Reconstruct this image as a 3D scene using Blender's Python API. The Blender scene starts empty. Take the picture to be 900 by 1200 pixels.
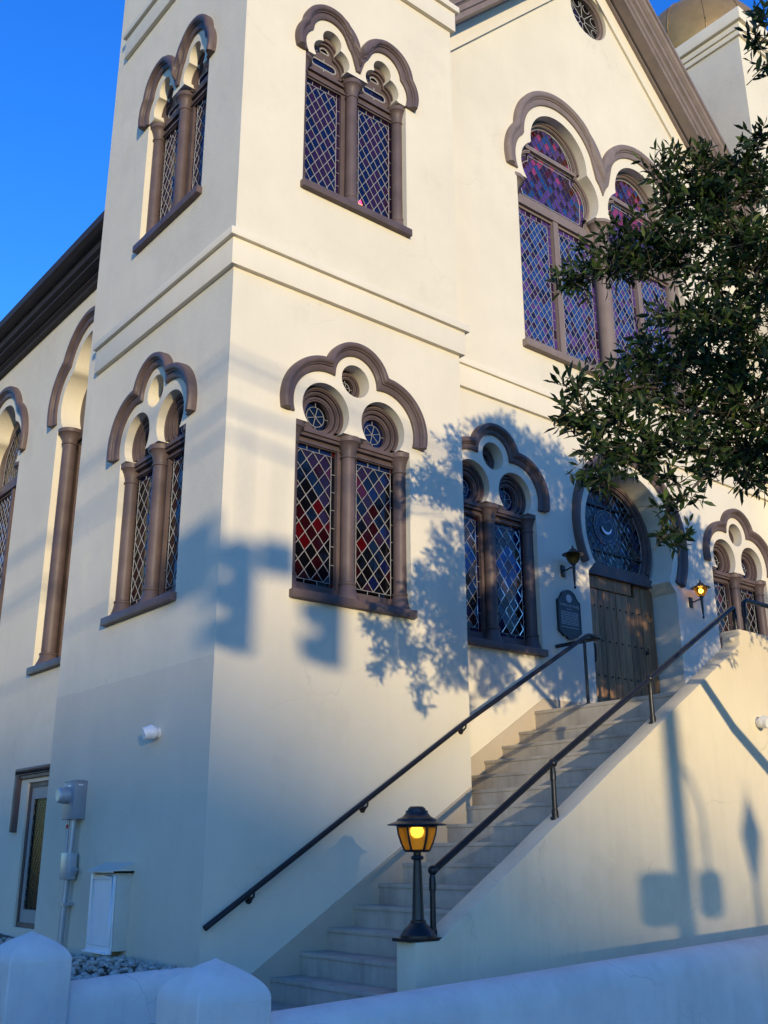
import bpy, bmesh, math, random
import numpy as np
from mathutils import Vector, Matrix
from mathutils.geometry import tessellate_polygon

sc = bpy.context.scene
col = sc.collection
R = math.radians
PI = math.pi

# ------------------------------------------------------------------ camera
cam_d = bpy.data.cameras.new('camera')
cam_d.sensor_fit = 'VERTICAL'; cam_d.sensor_height = 24.0; cam_d.lens = 24.0 * 1199.0 / 1200.0
cam_d.clip_start = 0.1; cam_d.clip_end = 3000
cam = bpy.data.objects.new('camera', cam_d); col.objects.link(cam)
PIT, YAW, ROL = R(18.478), R(50.663), R(-0.1644)
fw = Vector((math.cos(YAW) * math.cos(PIT), math.sin(YAW) * math.cos(PIT), math.sin(PIT)))
rt = Vector((math.sin(YAW), -math.cos(YAW), 0)); up = rt.cross(fw)
rt2 = rt * math.cos(ROL) + up * math.sin(ROL); up2 = up * math.cos(ROL) - rt * math.sin(ROL)
mw = Matrix((rt2, up2, -fw)).transposed().to_4x4(); mw.translation = Vector((-4.625, -8.068, 1.6))
cam.matrix_world = mw
sc.camera = cam

# ------------------------------------------------------------------ sky, sun, exposure
SUN_TRAVEL = Vector((0.41, 1.0, -0.095)).normalized()
sun_el = math.asin(-SUN_TRAVEL.z); sun_rot = math.atan2(-SUN_TRAVEL.x, -SUN_TRAVEL.y)
world = bpy.data.worlds.new('World'); sc.world = world; world.use_nodes = True
wn = world.node_tree.nodes; wl = world.node_tree.links
sky = wn.new('ShaderNodeTexSky'); sky.sky_type = 'NISHITA'; sky.sun_disc = False
sky.sun_elevation = sun_el; sky.sun_rotation = sun_rot
sky.air_density = 1.0; sky.dust_density = 0.0; sky.ozone_density = 3.5; sky.altitude = 0
hs = wn.new('ShaderNodeHueSaturation'); hs.inputs['Saturation'].default_value = 1.17; hs.inputs['Hue'].default_value = 0.523
wl.new(sky.outputs[0], hs.inputs['Color']); wl.new(hs.outputs[0], wn['Background'].inputs[0])
wn['Background'].inputs[1].default_value = 0.15
sun_d = bpy.data.lights.new('sun', 'SUN'); sun_d.energy = 0.91; sun_d.angle = R(0.53); sun_d.color = (1.0, 0.81, 0.50)   # low, late sun
sun = bpy.data.objects.new('sun', sun_d); col.objects.link(sun)
sun.rotation_euler = SUN_TRAVEL.to_track_quat('-Z', 'Y').to_euler(); sun.location = (-20, -40, 20)
sc.view_settings.view_transform = 'Standard'; sc.view_settings.look = 'None'
sc.view_settings.exposure = 2.06; sc.view_settings.gamma = 1.0; sc.view_settings.use_curve_mapping = False
sc.render.engine = 'CYCLES'
sc.cycles.use_denoising = True
sc.cycles.max_bounces = 6; sc.cycles.diffuse_bounces = 3; sc.cycles.glossy_bounces = 3
sc.cycles.sample_clamp_indirect = 6.0

# ------------------------------------------------------------------ materials
def newmat(name):
    m = bpy.data.materials.new(name); m.use_nodes = True
    return m, m.node_tree.nodes, m.node_tree.links, m.node_tree.nodes['Principled BSDF']
def N(nodes, typ, **kw):
    n = nodes.new(typ)
    for k, v in kw.items():
        if k in n.inputs: n.inputs[k].default_value = v
        else: setattr(n, k, v)
    return n
def mat(name, c, rough=0.8, var=0.08, vscale=3.0, bump=0.0, bscale=60.0, metal=0.0, spec=0.4, streak=0.0, c2=None, coat=0.0, rvar=0.0, crack=0.0):
    m, n, l, b = newmat(name)
    b.inputs['Roughness'].default_value = rough; b.inputs['Metallic'].default_value = metal
    b.inputs['Specular IOR Level'].default_value = spec
    b.inputs['Coat Weight'].default_value = coat
    geo = N(n, 'ShaderNodeNewGeometry')
    no = N(n, 'ShaderNodeTexNoise', Scale=vscale, Detail=5.0, Roughness=0.6)
    l.new(geo.outputs['Position'], no.inputs['Vector'])
    rp = N(n, 'ShaderNodeMapRange'); rp.inputs[1].default_value = 0.3; rp.inputs[2].default_value = 0.7
    l.new(no.outputs[0], rp.inputs[0])
    mx = N(n, 'ShaderNodeMix', data_type='RGBA')
    d = c2 if c2 else [x * (1 - var) for x in c]
    a = c if c2 else [min(1, x * (1 + var)) for x in c]
    mx.inputs[6].default_value = (*a, 1); mx.inputs[7].default_value = (*d, 1)
    l.new(rp.outputs[0], mx.inputs[0])
    out = mx.outputs[2]
    if streak > 0:
        mp = N(n, 'ShaderNodeMapping'); mp.inputs['Scale'].default_value = (5, 5, 0.35)
        l.new(geo.outputs['Position'], mp.inputs[0])
        n2 = N(n, 'ShaderNodeTexNoise', Scale=1.6, Detail=6.0, Roughness=0.65); l.new(mp.outputs[0], n2.inputs['Vector'])
        r2 = N(n, 'ShaderNodeMapRange'); r2.inputs[1].default_value = 0.45; r2.inputs[2].default_value = 0.75
        r2.inputs[3].default_value = 1.0; r2.inputs[4].default_value = 1.0 - streak
        l.new(n2.outputs[0], r2.inputs[0])
        m2 = N(n, 'ShaderNodeMix', data_type='RGBA', blend_type='MULTIPLY'); m2.inputs[0].default_value = 1
        l.new(out, m2.inputs[6]); l.new(r2.outputs[0], m2.inputs[7]); out = m2.outputs[2]
    if crack > 0:
        dn = N(n, 'ShaderNodeTexNoise', Scale=1.3, Detail=4.0); l.new(geo.outputs['Position'], dn.inputs['Vector'])
        dm = N(n, 'ShaderNodeVectorMath', operation='MULTIPLY_ADD'); dm.inputs[1].default_value = (0.9, 0.9, 0.9)
        l.new(dn.outputs['Color'], dm.inputs[0]); l.new(geo.outputs['Position'], dm.inputs[2])
        vo = N(n, 'ShaderNodeTexVoronoi', feature='DISTANCE_TO_EDGE', Scale=0.55); l.new(dm.outputs[0], vo.inputs['Vector'])
        c1 = N(n, 'ShaderNodeMapRange'); c1.inputs[1].default_value = 0.0; c1.inputs[2].default_value = 0.004; c1.inputs[3].default_value = 1.0; c1.inputs[4].default_value = 0.0; l.new(vo.outputs['Distance'], c1.inputs[0])
        mk = N(n, 'ShaderNodeTexNoise', Scale=0.8, Detail=2.0); l.new(geo.outputs['Position'], mk.inputs['Vector'])
        c2_ = N(n, 'ShaderNodeMapRange'); c2_.inputs[1].default_value = 0.5; c2_.inputs[2].default_value = 0.62; c2_.inputs[4].default_value = crack; l.new(mk.outputs[0], c2_.inputs[0])
        cm = N(n, 'ShaderNodeMath', operation='MULTIPLY'); l.new(c1.outputs[0], cm.inputs[0]); l.new(c2_.outputs[0], cm.inputs[1])
        m3 = N(n, 'ShaderNodeMix', data_type='RGBA'); l.new(cm.outputs[0], m3.inputs[0]); l.new(out, m3.inputs[6]); m3.inputs[7].default_value = (*[x * 0.35 for x in c], 1); out = m3.outputs[2]
        # patches of older paint
        pt = N(n, 'ShaderNodeTexNoise', Scale=0.45, Detail=6.0, Roughness=0.7); l.new(geo.outputs['Position'], pt.inputs['Vector'])
        pr = N(n, 'ShaderNodeMapRange'); pr.inputs[1].default_value = 0.56; pr.inputs[2].default_value = 0.60; pr.inputs[4].default_value = 0.5; l.new(pt.outputs[0], pr.inputs[0])
        m4 = N(n, 'ShaderNodeMix', data_type='RGBA', blend_type='MULTIPLY'); l.new(pr.outputs[0], m4.inputs[0]); l.new(out, m4.inputs[6]); m4.inputs[7].default_value = (0.93, 0.93, 0.92, 1); out = m4.outputs[2]
    l.new(out, b.inputs['Base Color'])
    if rvar > 0:
        r3 = N(n, 'ShaderNodeMapRange'); r3.inputs[3].default_value = rough - rvar; r3.inputs[4].default_value = rough + rvar
        l.new(no.outputs[0], r3.inputs[0]); l.new(r3.outputs[0], b.inputs['Roughness'])
    if bump > 0:
        nb = N(n, 'ShaderNodeTexNoise', Scale=bscale, Detail=4.0, Roughness=0.55); l.new(geo.outputs['Position'], nb.inputs['Vector'])
        nb2 = N(n, 'ShaderNodeTexNoise', Scale=bscale * 0.06, Detail=3.0); l.new(geo.outputs['Position'], nb2.inputs['Vector'])
        ad = N(n, 'ShaderNodeMath', operation='MULTIPLY_ADD'); ad.inputs[1].default_value = 4.0
        l.new(nb2.outputs[0], ad.inputs[0]); l.new(nb.outputs[0], ad.inputs[2])
        bp = N(n, 'ShaderNodeBump', Strength=bump, Distance=0.006); l.new(ad.outputs[0], bp.inputs['Height'])
        l.new(bp.outputs[0], b.inputs['Normal'])
    return m

M = {}
M['stucco'] = mat('cream_stucco', (0.74, 0.675, 0.53), 0.9, 0.055, 0.7, 0.42, 38, spec=0.15, streak=0.02, crack=0.16)
M['stucco_trim'] = mat('cream_stucco_trim', (0.76, 0.695, 0.555), 0.9, 0.03, 1.2, 0.12, 55, spec=0.15, streak=0.03)
M['parapet'] = mat('parapet_stucco', (0.76, 0.665, 0.48), 0.9, 0.06, 0.9, 0.32, 36, spec=0.15, streak=0.06, crack=0.3)
M['gardenwall'] = mat('garden_wall_stucco', (0.82, 0.775, 0.70), 0.9, 0.0, 2.4, 0.9, 24, spec=0.15, c2=(0.67, 0.635, 0.575), streak=0.08, crack=0.4)
M['brown'] = mat('mauve_brown_paint', (0.118, 0.085, 0.080), 0.5, 0.2, 4, 0.10, 40, spec=0.32, streak=0.15, rvar=0.08)
M['brown_dull'] = mat('mauve_brown_dull_paint', (0.215, 0.168, 0.150), 0.6, 0.12, 4, 0.08, 40, spec=0.35, streak=0.1)
M['eave'] = mat('dark_eave_paint', (0.035, 0.026, 0.024), 0.6, 0.2, 3, 0.05, 30)
M['roof'] = mat('dark_roofing', (0.05, 0.047, 0.045), 0.85, 0.2, 8, 0.4, 25)
M['step'] = mat('weathered_concrete', (0.52, 0.47, 0.395), 0.92, 0.0, 3.0, 0.5, 45, spec=0.15, c2=(0.37, 0.33, 0.275), streak=0.2)
M['skirt'] = mat('tan_base_paint', (0.50, 0.42, 0.31), 0.9, 0.08, 2, 0.2, 50, spec=0.15)
M['iron'] = mat('black_iron_paint', (0.012, 0.012, 0.014), 0.38, 0.2, 14, 0.06, 60, spec=0.5, rvar=0.08)
M['lead'] = mat('pale_lead_came', (0.35, 0.34, 0.325), 0.5, 0.12, 20, metal=0.0, spec=0.4)
M['wood_dark'] = mat('dark_door_edge', (0.03, 0.02, 0.014), 0.6)
M['gold'] = mat('gold_leaf', (0.42, 0.27, 0.10), 0.45, 0.2, 2.5, 0.25, 12, metal=0.55, rvar=0.1)
M['grey_metal'] = mat('grey_enamel', (0.30, 0.31, 0.33), 0.45, 0.06, 6, metal=0.2)
M['galv'] = mat('galvanised_conduit', (0.46, 0.48, 0.50), 0.42, 0.1, 9, metal=0.5)
M['white'] = mat('white_enamel', (0.78, 0.78, 0.77), 0.4, 0.03, 6)
M['offwhite'] = mat('cream_box_paint', (0.60, 0.56, 0.47), 0.7, 0.05, 6)
M['signgreen'] = mat('plaque_enamel', (0.012, 0.022, 0.03), 0.35, 0.1, 8, spec=0.5)
M['signtext'] = mat('plaque_lettering', (0.42, 0.44, 0.44), 0.5, 0.1, 30)
M['asphalt'] = mat('asphalt', (0.05, 0.05, 0.052), 0.9, 0.25, 4, 0.5, 60)
M['pave'] = mat('pavement_concrete', (0.30, 0.285, 0.26), 0.92, 0.15, 2.5, 0.3, 45)
M['gravelbed'] = mat('dirt', (0.13, 0.10, 0.075), 0.95, 0.3, 6, 0.4, 30)
M['stone'] = mat('river_stone', (0.62, 0.58, 0.51), 0.75, 0.0, 7, 0.1, 40, c2=(0.26, 0.23, 0.19))
M['bark'] = mat('grey_bark', (0.085, 0.068, 0.052), 0.95, 0.3, 8, 0.8, 35)
M['brick'] = mat('far_brick', (0.25, 0.13, 0.09), 0.9, 0.2, 2, 0.2, 20)
M['yellow'] = mat('signal_yellow', (0.45, 0.28, 0.02), 0.5, 0.1, 6)
M['opal'] = mat('opal_glass', (0.80, 0.82, 0.88), 0.2, 0.03, 20, spec=0.5)
M['greytrim'] = mat('pale_grey_window_paint', (0.36, 0.35, 0.32), 0.6, 0.06, 6)
M['dull_glass'] = mat('dusty_grey_green_glass', (0.012, 0.018, 0.016), 0.25, 0.2, 3, spec=0.15)
M['red'] = mat('red_tag', (0.5, 0.03, 0.02), 0.5)

# tower stucco: the side facing the lane has an older, greyer coat below about 3.3 m
def tower_mat():
    m = M['stucco'].copy(); m.name = 'cream_stucco_tower'
    n = m.node_tree.nodes; l = m.node_tree.links; b = n['Principled BSDF']
    src = b.inputs['Base Color'].links[0].from_socket
    geo = N(n, 'ShaderNodeNewGeometry')
    sp = N(n, 'ShaderNodeSeparateXYZ'); l.new(geo.outputs['Position'], sp.inputs[0])
    sn = N(n, 'ShaderNodeSeparateXYZ'); l.new(geo.outputs['True Normal'], sn.inputs[0])
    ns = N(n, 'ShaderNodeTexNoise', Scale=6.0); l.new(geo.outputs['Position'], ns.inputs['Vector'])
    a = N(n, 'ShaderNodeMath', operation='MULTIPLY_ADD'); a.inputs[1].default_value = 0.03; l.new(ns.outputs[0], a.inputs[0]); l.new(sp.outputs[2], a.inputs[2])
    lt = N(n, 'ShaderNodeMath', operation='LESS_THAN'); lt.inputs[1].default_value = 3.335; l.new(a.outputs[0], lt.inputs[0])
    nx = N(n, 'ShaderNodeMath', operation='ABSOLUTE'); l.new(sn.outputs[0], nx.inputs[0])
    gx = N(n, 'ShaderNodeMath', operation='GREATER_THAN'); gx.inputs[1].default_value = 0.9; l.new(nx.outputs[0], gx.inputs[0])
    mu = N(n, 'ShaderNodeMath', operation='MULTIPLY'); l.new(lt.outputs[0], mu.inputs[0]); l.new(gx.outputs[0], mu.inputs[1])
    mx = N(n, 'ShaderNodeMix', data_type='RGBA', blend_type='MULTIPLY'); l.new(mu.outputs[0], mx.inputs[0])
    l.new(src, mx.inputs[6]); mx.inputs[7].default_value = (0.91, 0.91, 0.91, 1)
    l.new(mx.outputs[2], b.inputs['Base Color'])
    return m
M['stucco_tower'] = tower_mat()

def glass(name, c, rough=0.06, spec=0.4):
    m, n, l, b = newmat(name)
    geo = N(n, 'ShaderNodeNewGeometry')
    no = N(n, 'ShaderNodeTexNoise', Scale=9.0, Detail=2.0); l.new(geo.outputs['Position'], no.inputs['Vector'])
    mx = N(n, 'ShaderNodeMix', data_type='RGBA'); mx.inputs[6].default_value = (*[x * 0.7 for x in c], 1); mx.inputs[7].default_value = (*[min(1, x * 1.3) for x in c], 1)
    l.new(no.outputs[0], mx.inputs[0]); l.new(mx.outputs[2], b.inputs['Base Color'])
    b.inputs['Roughness'].default_value = rough; b.inputs['Specular IOR Level'].default_value = spec
    nb = N(n, 'ShaderNodeTexNoise', Scale=14.0, Detail=2.0); l.new(geo.outputs['Position'], nb.inputs['Vector'])
    bp = N(n, 'ShaderNodeBump', Strength=0.12, Distance=0.01); l.new(nb.outputs[0], bp.inputs['Height']); l.new(bp.outputs[0], b.inputs['Normal'])
    return m
G = [glass('glass_black', (0.003, 0.003, 0.005)), glass('glass_navy', (0.004, 0.007, 0.042)), glass('glass_purple', (0.024, 0.008, 0.034)),
     glass('glass_red', (0.055, 0.002, 0.004)), glass('glass_blue', (0.016, 0.05, 0.20)), glass('glass_pink', (0.26, 0.035, 0.13)),
     glass('glass_violet', (0.075, 0.035, 0.18)), glass('glass_tan', (0.06, 0.042, 0.032)), glass('glass_plum', (0.018, 0.0025, 0.005))]
BLACK, NAVY, PURPLE, RED, BLUE, PINK, VIOLET, TAN, PLUM = range(9)

def wood_mat():
    m, n, l, b = newmat('weathered_plank_wood')
    tc = N(n, 'ShaderNodeNewGeometry'); oi = N(n, 'ShaderNodeObjectInfo')
    ad = N(n, 'ShaderNodeVectorMath', operation='ADD'); l.new(tc.outputs['Position'], ad.inputs[0])
    sc1 = N(n, 'ShaderNodeVectorMath', operation='SCALE'); sc1.inputs[3].default_value = 37.0
    cb = N(n, 'ShaderNodeCombineXYZ'); l.new(oi.outputs['Random'], cb.inputs[0]); l.new(oi.outputs['Random'], cb.inputs[2])
    l.new(cb.outputs[0], sc1.inputs[0]); l.new(sc1.outputs[0], ad.inputs[1])
    mp = N(n, 'ShaderNodeMapping'); mp.inputs['Scale'].default_value = (26, 26, 1.6); l.new(ad.outputs[0], mp.inputs[0])
    no = N(n, 'ShaderNodeTexNoise', Scale=1.0, Detail=7.0, Roughness=0.65, Distortion=0.8); l.new(mp.outputs[0], no.inputs['Vector'])
    cr = N(n, 'ShaderNodeValToRGB'); l.new(no.outputs[0], cr.inputs[0])
    cr.color_ramp.elements[0].position = 0.3; cr.color_ramp.elements[0].color = (0.19, 0.095, 0.042, 1)
    cr.color_ramp.elements[1].position = 0.72; cr.color_ramp.elements[1].color = (0.56, 0.32, 0.14, 1)
    mx = N(n, 'ShaderNodeMix', data_type='RGBA', blend_type='MULTIPLY'); mx.inputs[0].default_value = 1
    mr = N(n, 'ShaderNodeMapRange'); mr.inputs[3].default_value = 0.6; mr.inputs[4].default_value = 1.15; l.new(oi.outputs['Random'], mr.inputs[0])
    l.new(cr.outputs[0], mx.inputs[6]); l.new(mr.outputs[0], mx.inputs[7]); l.new(mx.outputs[2], b.inputs['Base Color'])
    b.inputs['Roughness'].default_value = 0.62
    bp = N(n, 'ShaderNodeBump', Strength=0.35, Distance=0.004); l.new(no.outputs[0], bp.inputs['Height']); l.new(bp.outputs[0], b.inputs['Normal'])
    return m
M['wood'] = wood_mat()

def leaf_mat():
    m, n, l, b = newmat('oak_leaf')
    g = N(n, 'ShaderNodeNewGeometry'); oi = N(n, 'ShaderNodeObjectInfo')
    ad = N(n, 'ShaderNodeMath', operation='ADD'); l.new(g.outputs['Random Per Island'], ad.inputs[0]); l.new(oi.outputs['Random'], ad.inputs[1])
    fr = N(n, 'ShaderNodeMath', operation='FRACT'); l.new(ad.outputs[0], fr.inputs[0])
    cr = N(n, 'ShaderNodeValToRGB'); l.new(fr.outputs[0], cr.inputs[0])
    e = cr.color_ramp.elements; e[0].color = (0.013, 0.030, 0.010, 1); e[1].color = (0.10, 0.145, 0.028, 1)
    e[1].position = 1.0; k = e.new(0.6); k.color = (0.026, 0.052, 0.014, 1)
    k = e.new(0.84); k.color = (0.055, 0.095, 0.022, 1)
    l.new(cr.outputs[0], b.inputs['Base Color']); b.inputs['Roughness'].default_value = 0.5; b.inputs['Specular IOR Level'].default_value = 0.28
    tr = N(n, 'ShaderNodeBsdfTranslucent'); l.new(cr.outputs[0], tr.inputs[0])
    ms = N(n, 'ShaderNodeMixShader'); ms.inputs[0].default_value = 0.3
    l.new(b.outputs[0], ms.inputs[1]); l.new(tr.outputs[0], ms.inputs[2]); l.new(ms.outputs[0], n['Material Output'].inputs[0])
    return m
M['leaf'] = leaf_mat()

def amber_mat(name, c, rough=0.6):
    m, n, l, b = newmat(name)
    b.inputs['Base Color'].default_value = (*c, 1); b.inputs['Roughness'].default_value = rough
    b.inputs['Transmission Weight'].default_value = 0.92; b.inputs['IOR'].default_value = 1.12
    return m
M['amber'] = amber_mat('amber_seeded_glass', (0.95, 0.45, 0.05))
M['amber_dark'] = amber_mat('shaded_amber_glass', (0.30, 0.15, 0.03))  # same amber glass, darkened in its colour to read as unlit and shaded
def emit(name, c, s):
    m, n, l, b = newmat(name); b.inputs['Emission Color'].default_value = (*c, 1); b.inputs['Emission Strength'].default_value = s
    b.inputs['Base Color'].default_value = (*c, 1); return m
M['bulb'] = emit('lit_bulb', (1.0, 0.60, 0.12), 1.1)
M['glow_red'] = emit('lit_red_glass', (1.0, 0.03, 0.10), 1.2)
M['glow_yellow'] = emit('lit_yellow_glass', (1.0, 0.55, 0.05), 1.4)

# ------------------------------------------------------------------ helpers
def finish(me, smooth=35):
    if smooth:
        me.polygons.foreach_set('use_smooth', [True] * len(me.polygons))
        me.set_sharp_from_angle(angle=R(smooth))
    me.update()
    return me
def link(name, me, parent=None, m=None, loc=None, rotz=None):
    o = bpy.data.objects.new(name, me); col.objects.link(o)
    if parent is not None: o.parent = parent
    if m is not None and me is not None and len(me.materials) == 0: me.materials.append(m)
    if loc: o.location = loc
    if rotz is not None: o.rotation_euler = (0, 0, rotz)
    return o
def empty(name, loc=(0, 0, 0), parent=None, rotz=0):
    o = bpy.data.objects.new(name, None); col.objects.link(o); o.location = loc; o.rotation_euler = (0, 0, rotz); o.empty_display_size = 0.2
    if parent: o.parent = parent
    return o
def tag(o, label=None, cat=None, group=None, kind=None):
    if label: o['label'] = label
    if cat: o['category'] = cat
    if group: o['group'] = group
    if kind: o['kind'] = kind
    return o
class MB:
    def __init__(s): s.v = []; s.f = []; s.mi = []
    def face(s, pts, mi=0):
        i = len(s.v); s.v += [tuple(p) for p in pts]; s.f.append(tuple(range(i, i + len(pts)))); s.mi.append(mi)
    def box(s, x0, x1, y0, y1, z0, z1, mi=0):
        i = len(s.v); s.v += [(x, y, z) for z in (z0, z1) for y in (y0, y1) for x in (x0, x1)]
        for q in ((0, 2, 3, 1), (4, 5, 7, 6), (0, 1, 5, 4), (2, 6, 7, 3), (0, 4, 6, 2), (1, 3, 7, 5)):
            s.f.append(tuple(i + k for k in q)); s.mi.append(mi)
    def grid(s, rows, close_u=False, close_v=False, mi=0):
        i = len(s.v); nr = len(rows); nc = len(rows[0])
        for r in rows: s.v += [tuple(p) for p in r]
        for a in range(nr if close_v else nr - 1):
            for b in range(nc if close_u else nc - 1):
                a2 = (a + 1) % nr; b2 = (b + 1) % nc
                s.f.append((i + a * nc + b, i + a * nc + b2, i + a2 * nc + b2, i + a2 * nc + b)); s.mi.append(mi)
    def lathe(s, prof, c=(0, 0), n=24, mi=0):
        s.grid([[(c[0] + r * math.cos(2 * PI * k / n), c[1] + r * math.sin(2 * PI * k / n), z) for k in range(n)] for r, z in prof], close_u=True, mi=mi)
    def tube(s, pts, r, n=10, caps=True, mi=0):
        P = [Vector(p) for p in pts]; rows = []
        rr = r if isinstance(r, (list, tuple)) else [r] * len(P)
        ref = Vector((0.0123, 0.0345, 1)) if abs((P[-1] - P[0]).normalized().z) < 0.9 else Vector((1, 0.02, 0.01))
        for k, p in enumerate(P):
            if k == 0: t = P[1] - P[0]
            elif k == len(P) - 1: t = P[-1] - P[-2]
            else: t = (P[k + 1] - p).normalized() + (p - P[k - 1]).normalized()
            t.normalize(); a = t.cross(ref).normalized(); b = t.cross(a)
            rows.append([p + (a * math.cos(2 * PI * j / n) + b * math.sin(2 * PI * j / n)) * rr[k] for j in range(n)])
        s.grid(rows, close_u=True, mi=mi)
        if caps: s.face(rows[0][::-1], mi); s.face(rows[-1], mi)
    def sphere(s, c, r, n=14, m=8, mi=0, sz=1.0):
        s.grid([[(c[0] + r * math.sin(PI * a / m) * math.cos(2 * PI * k / n), c[1] + r * math.sin(PI * a / m) * math.sin(2 * PI * k / n), c[2] + sz * r * math.cos(PI * a / m)) for k in range(n)] for a in range(m + 1)], close_u=True, mi=mi)
    def poly(s, loops, y, mi=0):
        """flat polygon with holes; loops of (u,z) in the plane y = const"""
        vl = [[Vector((p[0], p[1], 0)) for p in lp] for lp in loops]
        flat = [p for lp in loops for p in lp]; i = len(s.v)
        s.v += [(p[0], y, p[1]) for p in flat]
        for t in tessellate_polygon(vl): s.f.append(tuple(i + k for k in t)); s.mi.append(mi)
    def walls(s, loop, y0, y1, mi=0, close=True):
        r0 = [(p[0], y0, p[1]) for p in loop]; r1 = [(p[0], y1, p[1]) for p in loop]
        s.grid([r0, r1], close_u=close, mi=mi)
    def prism_z(s, loop, z0, z1, mi=0):
        vl = [[Vector((p[0], p[1], 0)) for p in loop]]; T = tessellate_polygon(vl)
        for z in (z0, z1):
            i = len(s.v); s.v += [(p[0], p[1], z) for p in loop]
            for t in T: s.f.append(tuple(i + k for k in t)); s.mi.append(mi)
        s.grid([[(p[0], p[1], z0) for p in loop], [(p[0], p[1], z1) for p in loop]], close_u=True, mi=mi)
    def prism_y(s, loop, y0, y1, mi=0):
        s.poly([loop], y0, mi); s.poly([loop], y1, mi); s.walls(loop, y0, y1, mi)
    def mesh(s, name, mats=None, smooth=35, merge=1e-5, bevel=0):
        me = bpy.data.meshes.new(name); me.from_pydata(s.v, [], s.f)
        me.polygons.foreach_set('material_index', s.mi)
        for m in (mats if isinstance(mats, (list, tuple)) else [mats] if mats else []): me.materials.append(m)
        bm = bmesh.new(); bm.from_mesh(me)
        if merge: bmesh.ops.remove_doubles(bm, verts=bm.verts, dist=merge)
        bmesh.ops.recalc_face_normals(bm, faces=bm.faces)
        if bevel:
            es = [e for e in bm.edges if len(e.link_faces) == 2 and e.calc_face_angle(0) > R(40)]
            bmesh.ops.bevel(bm, geom=es, offset=bevel, segments=2, affect='EDGES', profile=0.6, clamp_overlap=True)
        bm.to_mesh(me); bm.free()
        return finish(me, smooth)
    def obj(s, name, m, parent=None, smooth=35, bevel=0, loc=None, rotz=None):
        return link(name, s.mesh(name, m, smooth, bevel=bevel), parent, None, loc, rotz)

def arc(c, r, a0, a1, n):
    return [(c[0] + r * math.cos(a0 + (a1 - a0) * k / n), c[1] + r * math.sin(a0 + (a1 - a0) * k / n)) for k in range(n + 1)]
def star(c, circles, n=72, t0=0.0, t1=PI):
    """outline of a union of circles seen from c"""
    out = []
    for k in range(n + 1):
        t = t0 + (t1 - t0) * k / n; dx, dz = math.cos(t), math.sin(t); best = 0.0
        for (x, z, r) in circles:
            ox, oz = x - c[0], z - c[1]; b = ox * dx + oz * dz; q = r * r - (ox * ox + oz * oz - b * b)
            if q > 0: best = max(best, b + math.sqrt(q))
        out.append((c[0] + best * dx, c[1] + best * dz))
    return out
def mirror(cs): return [(-x, z, r) for x, z, r in cs] + list(cs)

HOODPROF = [(0, 0.01), (0, -0.028), (0.06, -0.036), (0.40, -0.042), (0.43, -0.060), (0.50, -0.064), (0.53, -0.082), (0.62, -0.095), (0.76, -0.100), (0.90, -0.092), (0.98, -0.07), (1, -0.045), (1, 0.01)]
def hood_mesh(name, inner, outer, m, prof=HOODPROF):
    mb = MB(); rows = []
    for a, b in zip(inner, outer):
        rows.append([(a[0] + (b[0] - a[0]) * s, y, a[1] + (b[1] - a[1]) * s) for s, y in prof])
    mb.grid(rows, close_u=True); mb.face(rows[0]); mb.face(rows[-1][::-1])
    return mb.mesh(name, m, 40)

def clip_rect(poly, x0, x1, z0, z1):
    for ax, lim, sg in ((0, x0, 1), (0, x1, -1), (1, z0, 1), (1, z1, -1)):
        out = []
        for k in range(len(poly)):
            a, b = poly[k - 1], poly[k]; da, db = sg * (a[ax] - lim), sg * (b[ax] - lim)
            if (da >= -1e-9) != (db >= -1e-9):
                t = da / (da - db); out.append((a[0] + t * (b[0] - a[0]), a[1] + t * (b[1] - a[1])))
            if db >= -1e-9: out.append(b)
        poly = out
        if len(poly) < 3: return []
    return poly
def inside(p, poly):
    c = False
    for k in range(len(poly)):
        a, b = poly[k - 1], poly[k]
        if (a[1] > p[1]) != (b[1] > p[1]) and p[0] < (b[0] - a[0]) * (p[1] - a[1]) / (b[1] - a[1]) + a[0]: c = not c
    return c
BAR = 0.0040
def bar(mb, a, b, y, w=BAR, d=0.004):
    a = Vector((a[0], 0, a[1])); b = Vector((b[0], 0, b[1])); t = (b - a)
    if t.length < 1e-4: return
    t.normalize(); s = Vector((t.z, 0, -t.x)) * w; o = Vector((0, y, 0)); h = Vector((0, -d, 0))
    p = [a - s + o, a + s + o, b + s + o, b - s + o]
    c0 = a + o + h; c1 = b + o + h
    k = Vector((t.z, 0, -t.x)) * w * 0.5
    mb.face([c0 - k, c0 + k, c1 + k, c1 - k]); mb.face([p[1], p[2], c1 + k, c0 + k]); mb.face([p[0], c0 - k, c1 - k, p[3]])
rng = random.Random(11)
def tiltface(mb, poly, y, mi, amt=0.02):
    cx = sum(p[0] for p in poly) / len(poly); cz = sum(p[1] for p in poly) / len(poly)
    a, b = rng.gauss(0, amt), rng.gauss(0, amt)
    mb.face([(p[0], y + a * (p[0] - cx) + b * (p[1] - cz), p[1]) for p in poly], mi)

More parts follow.
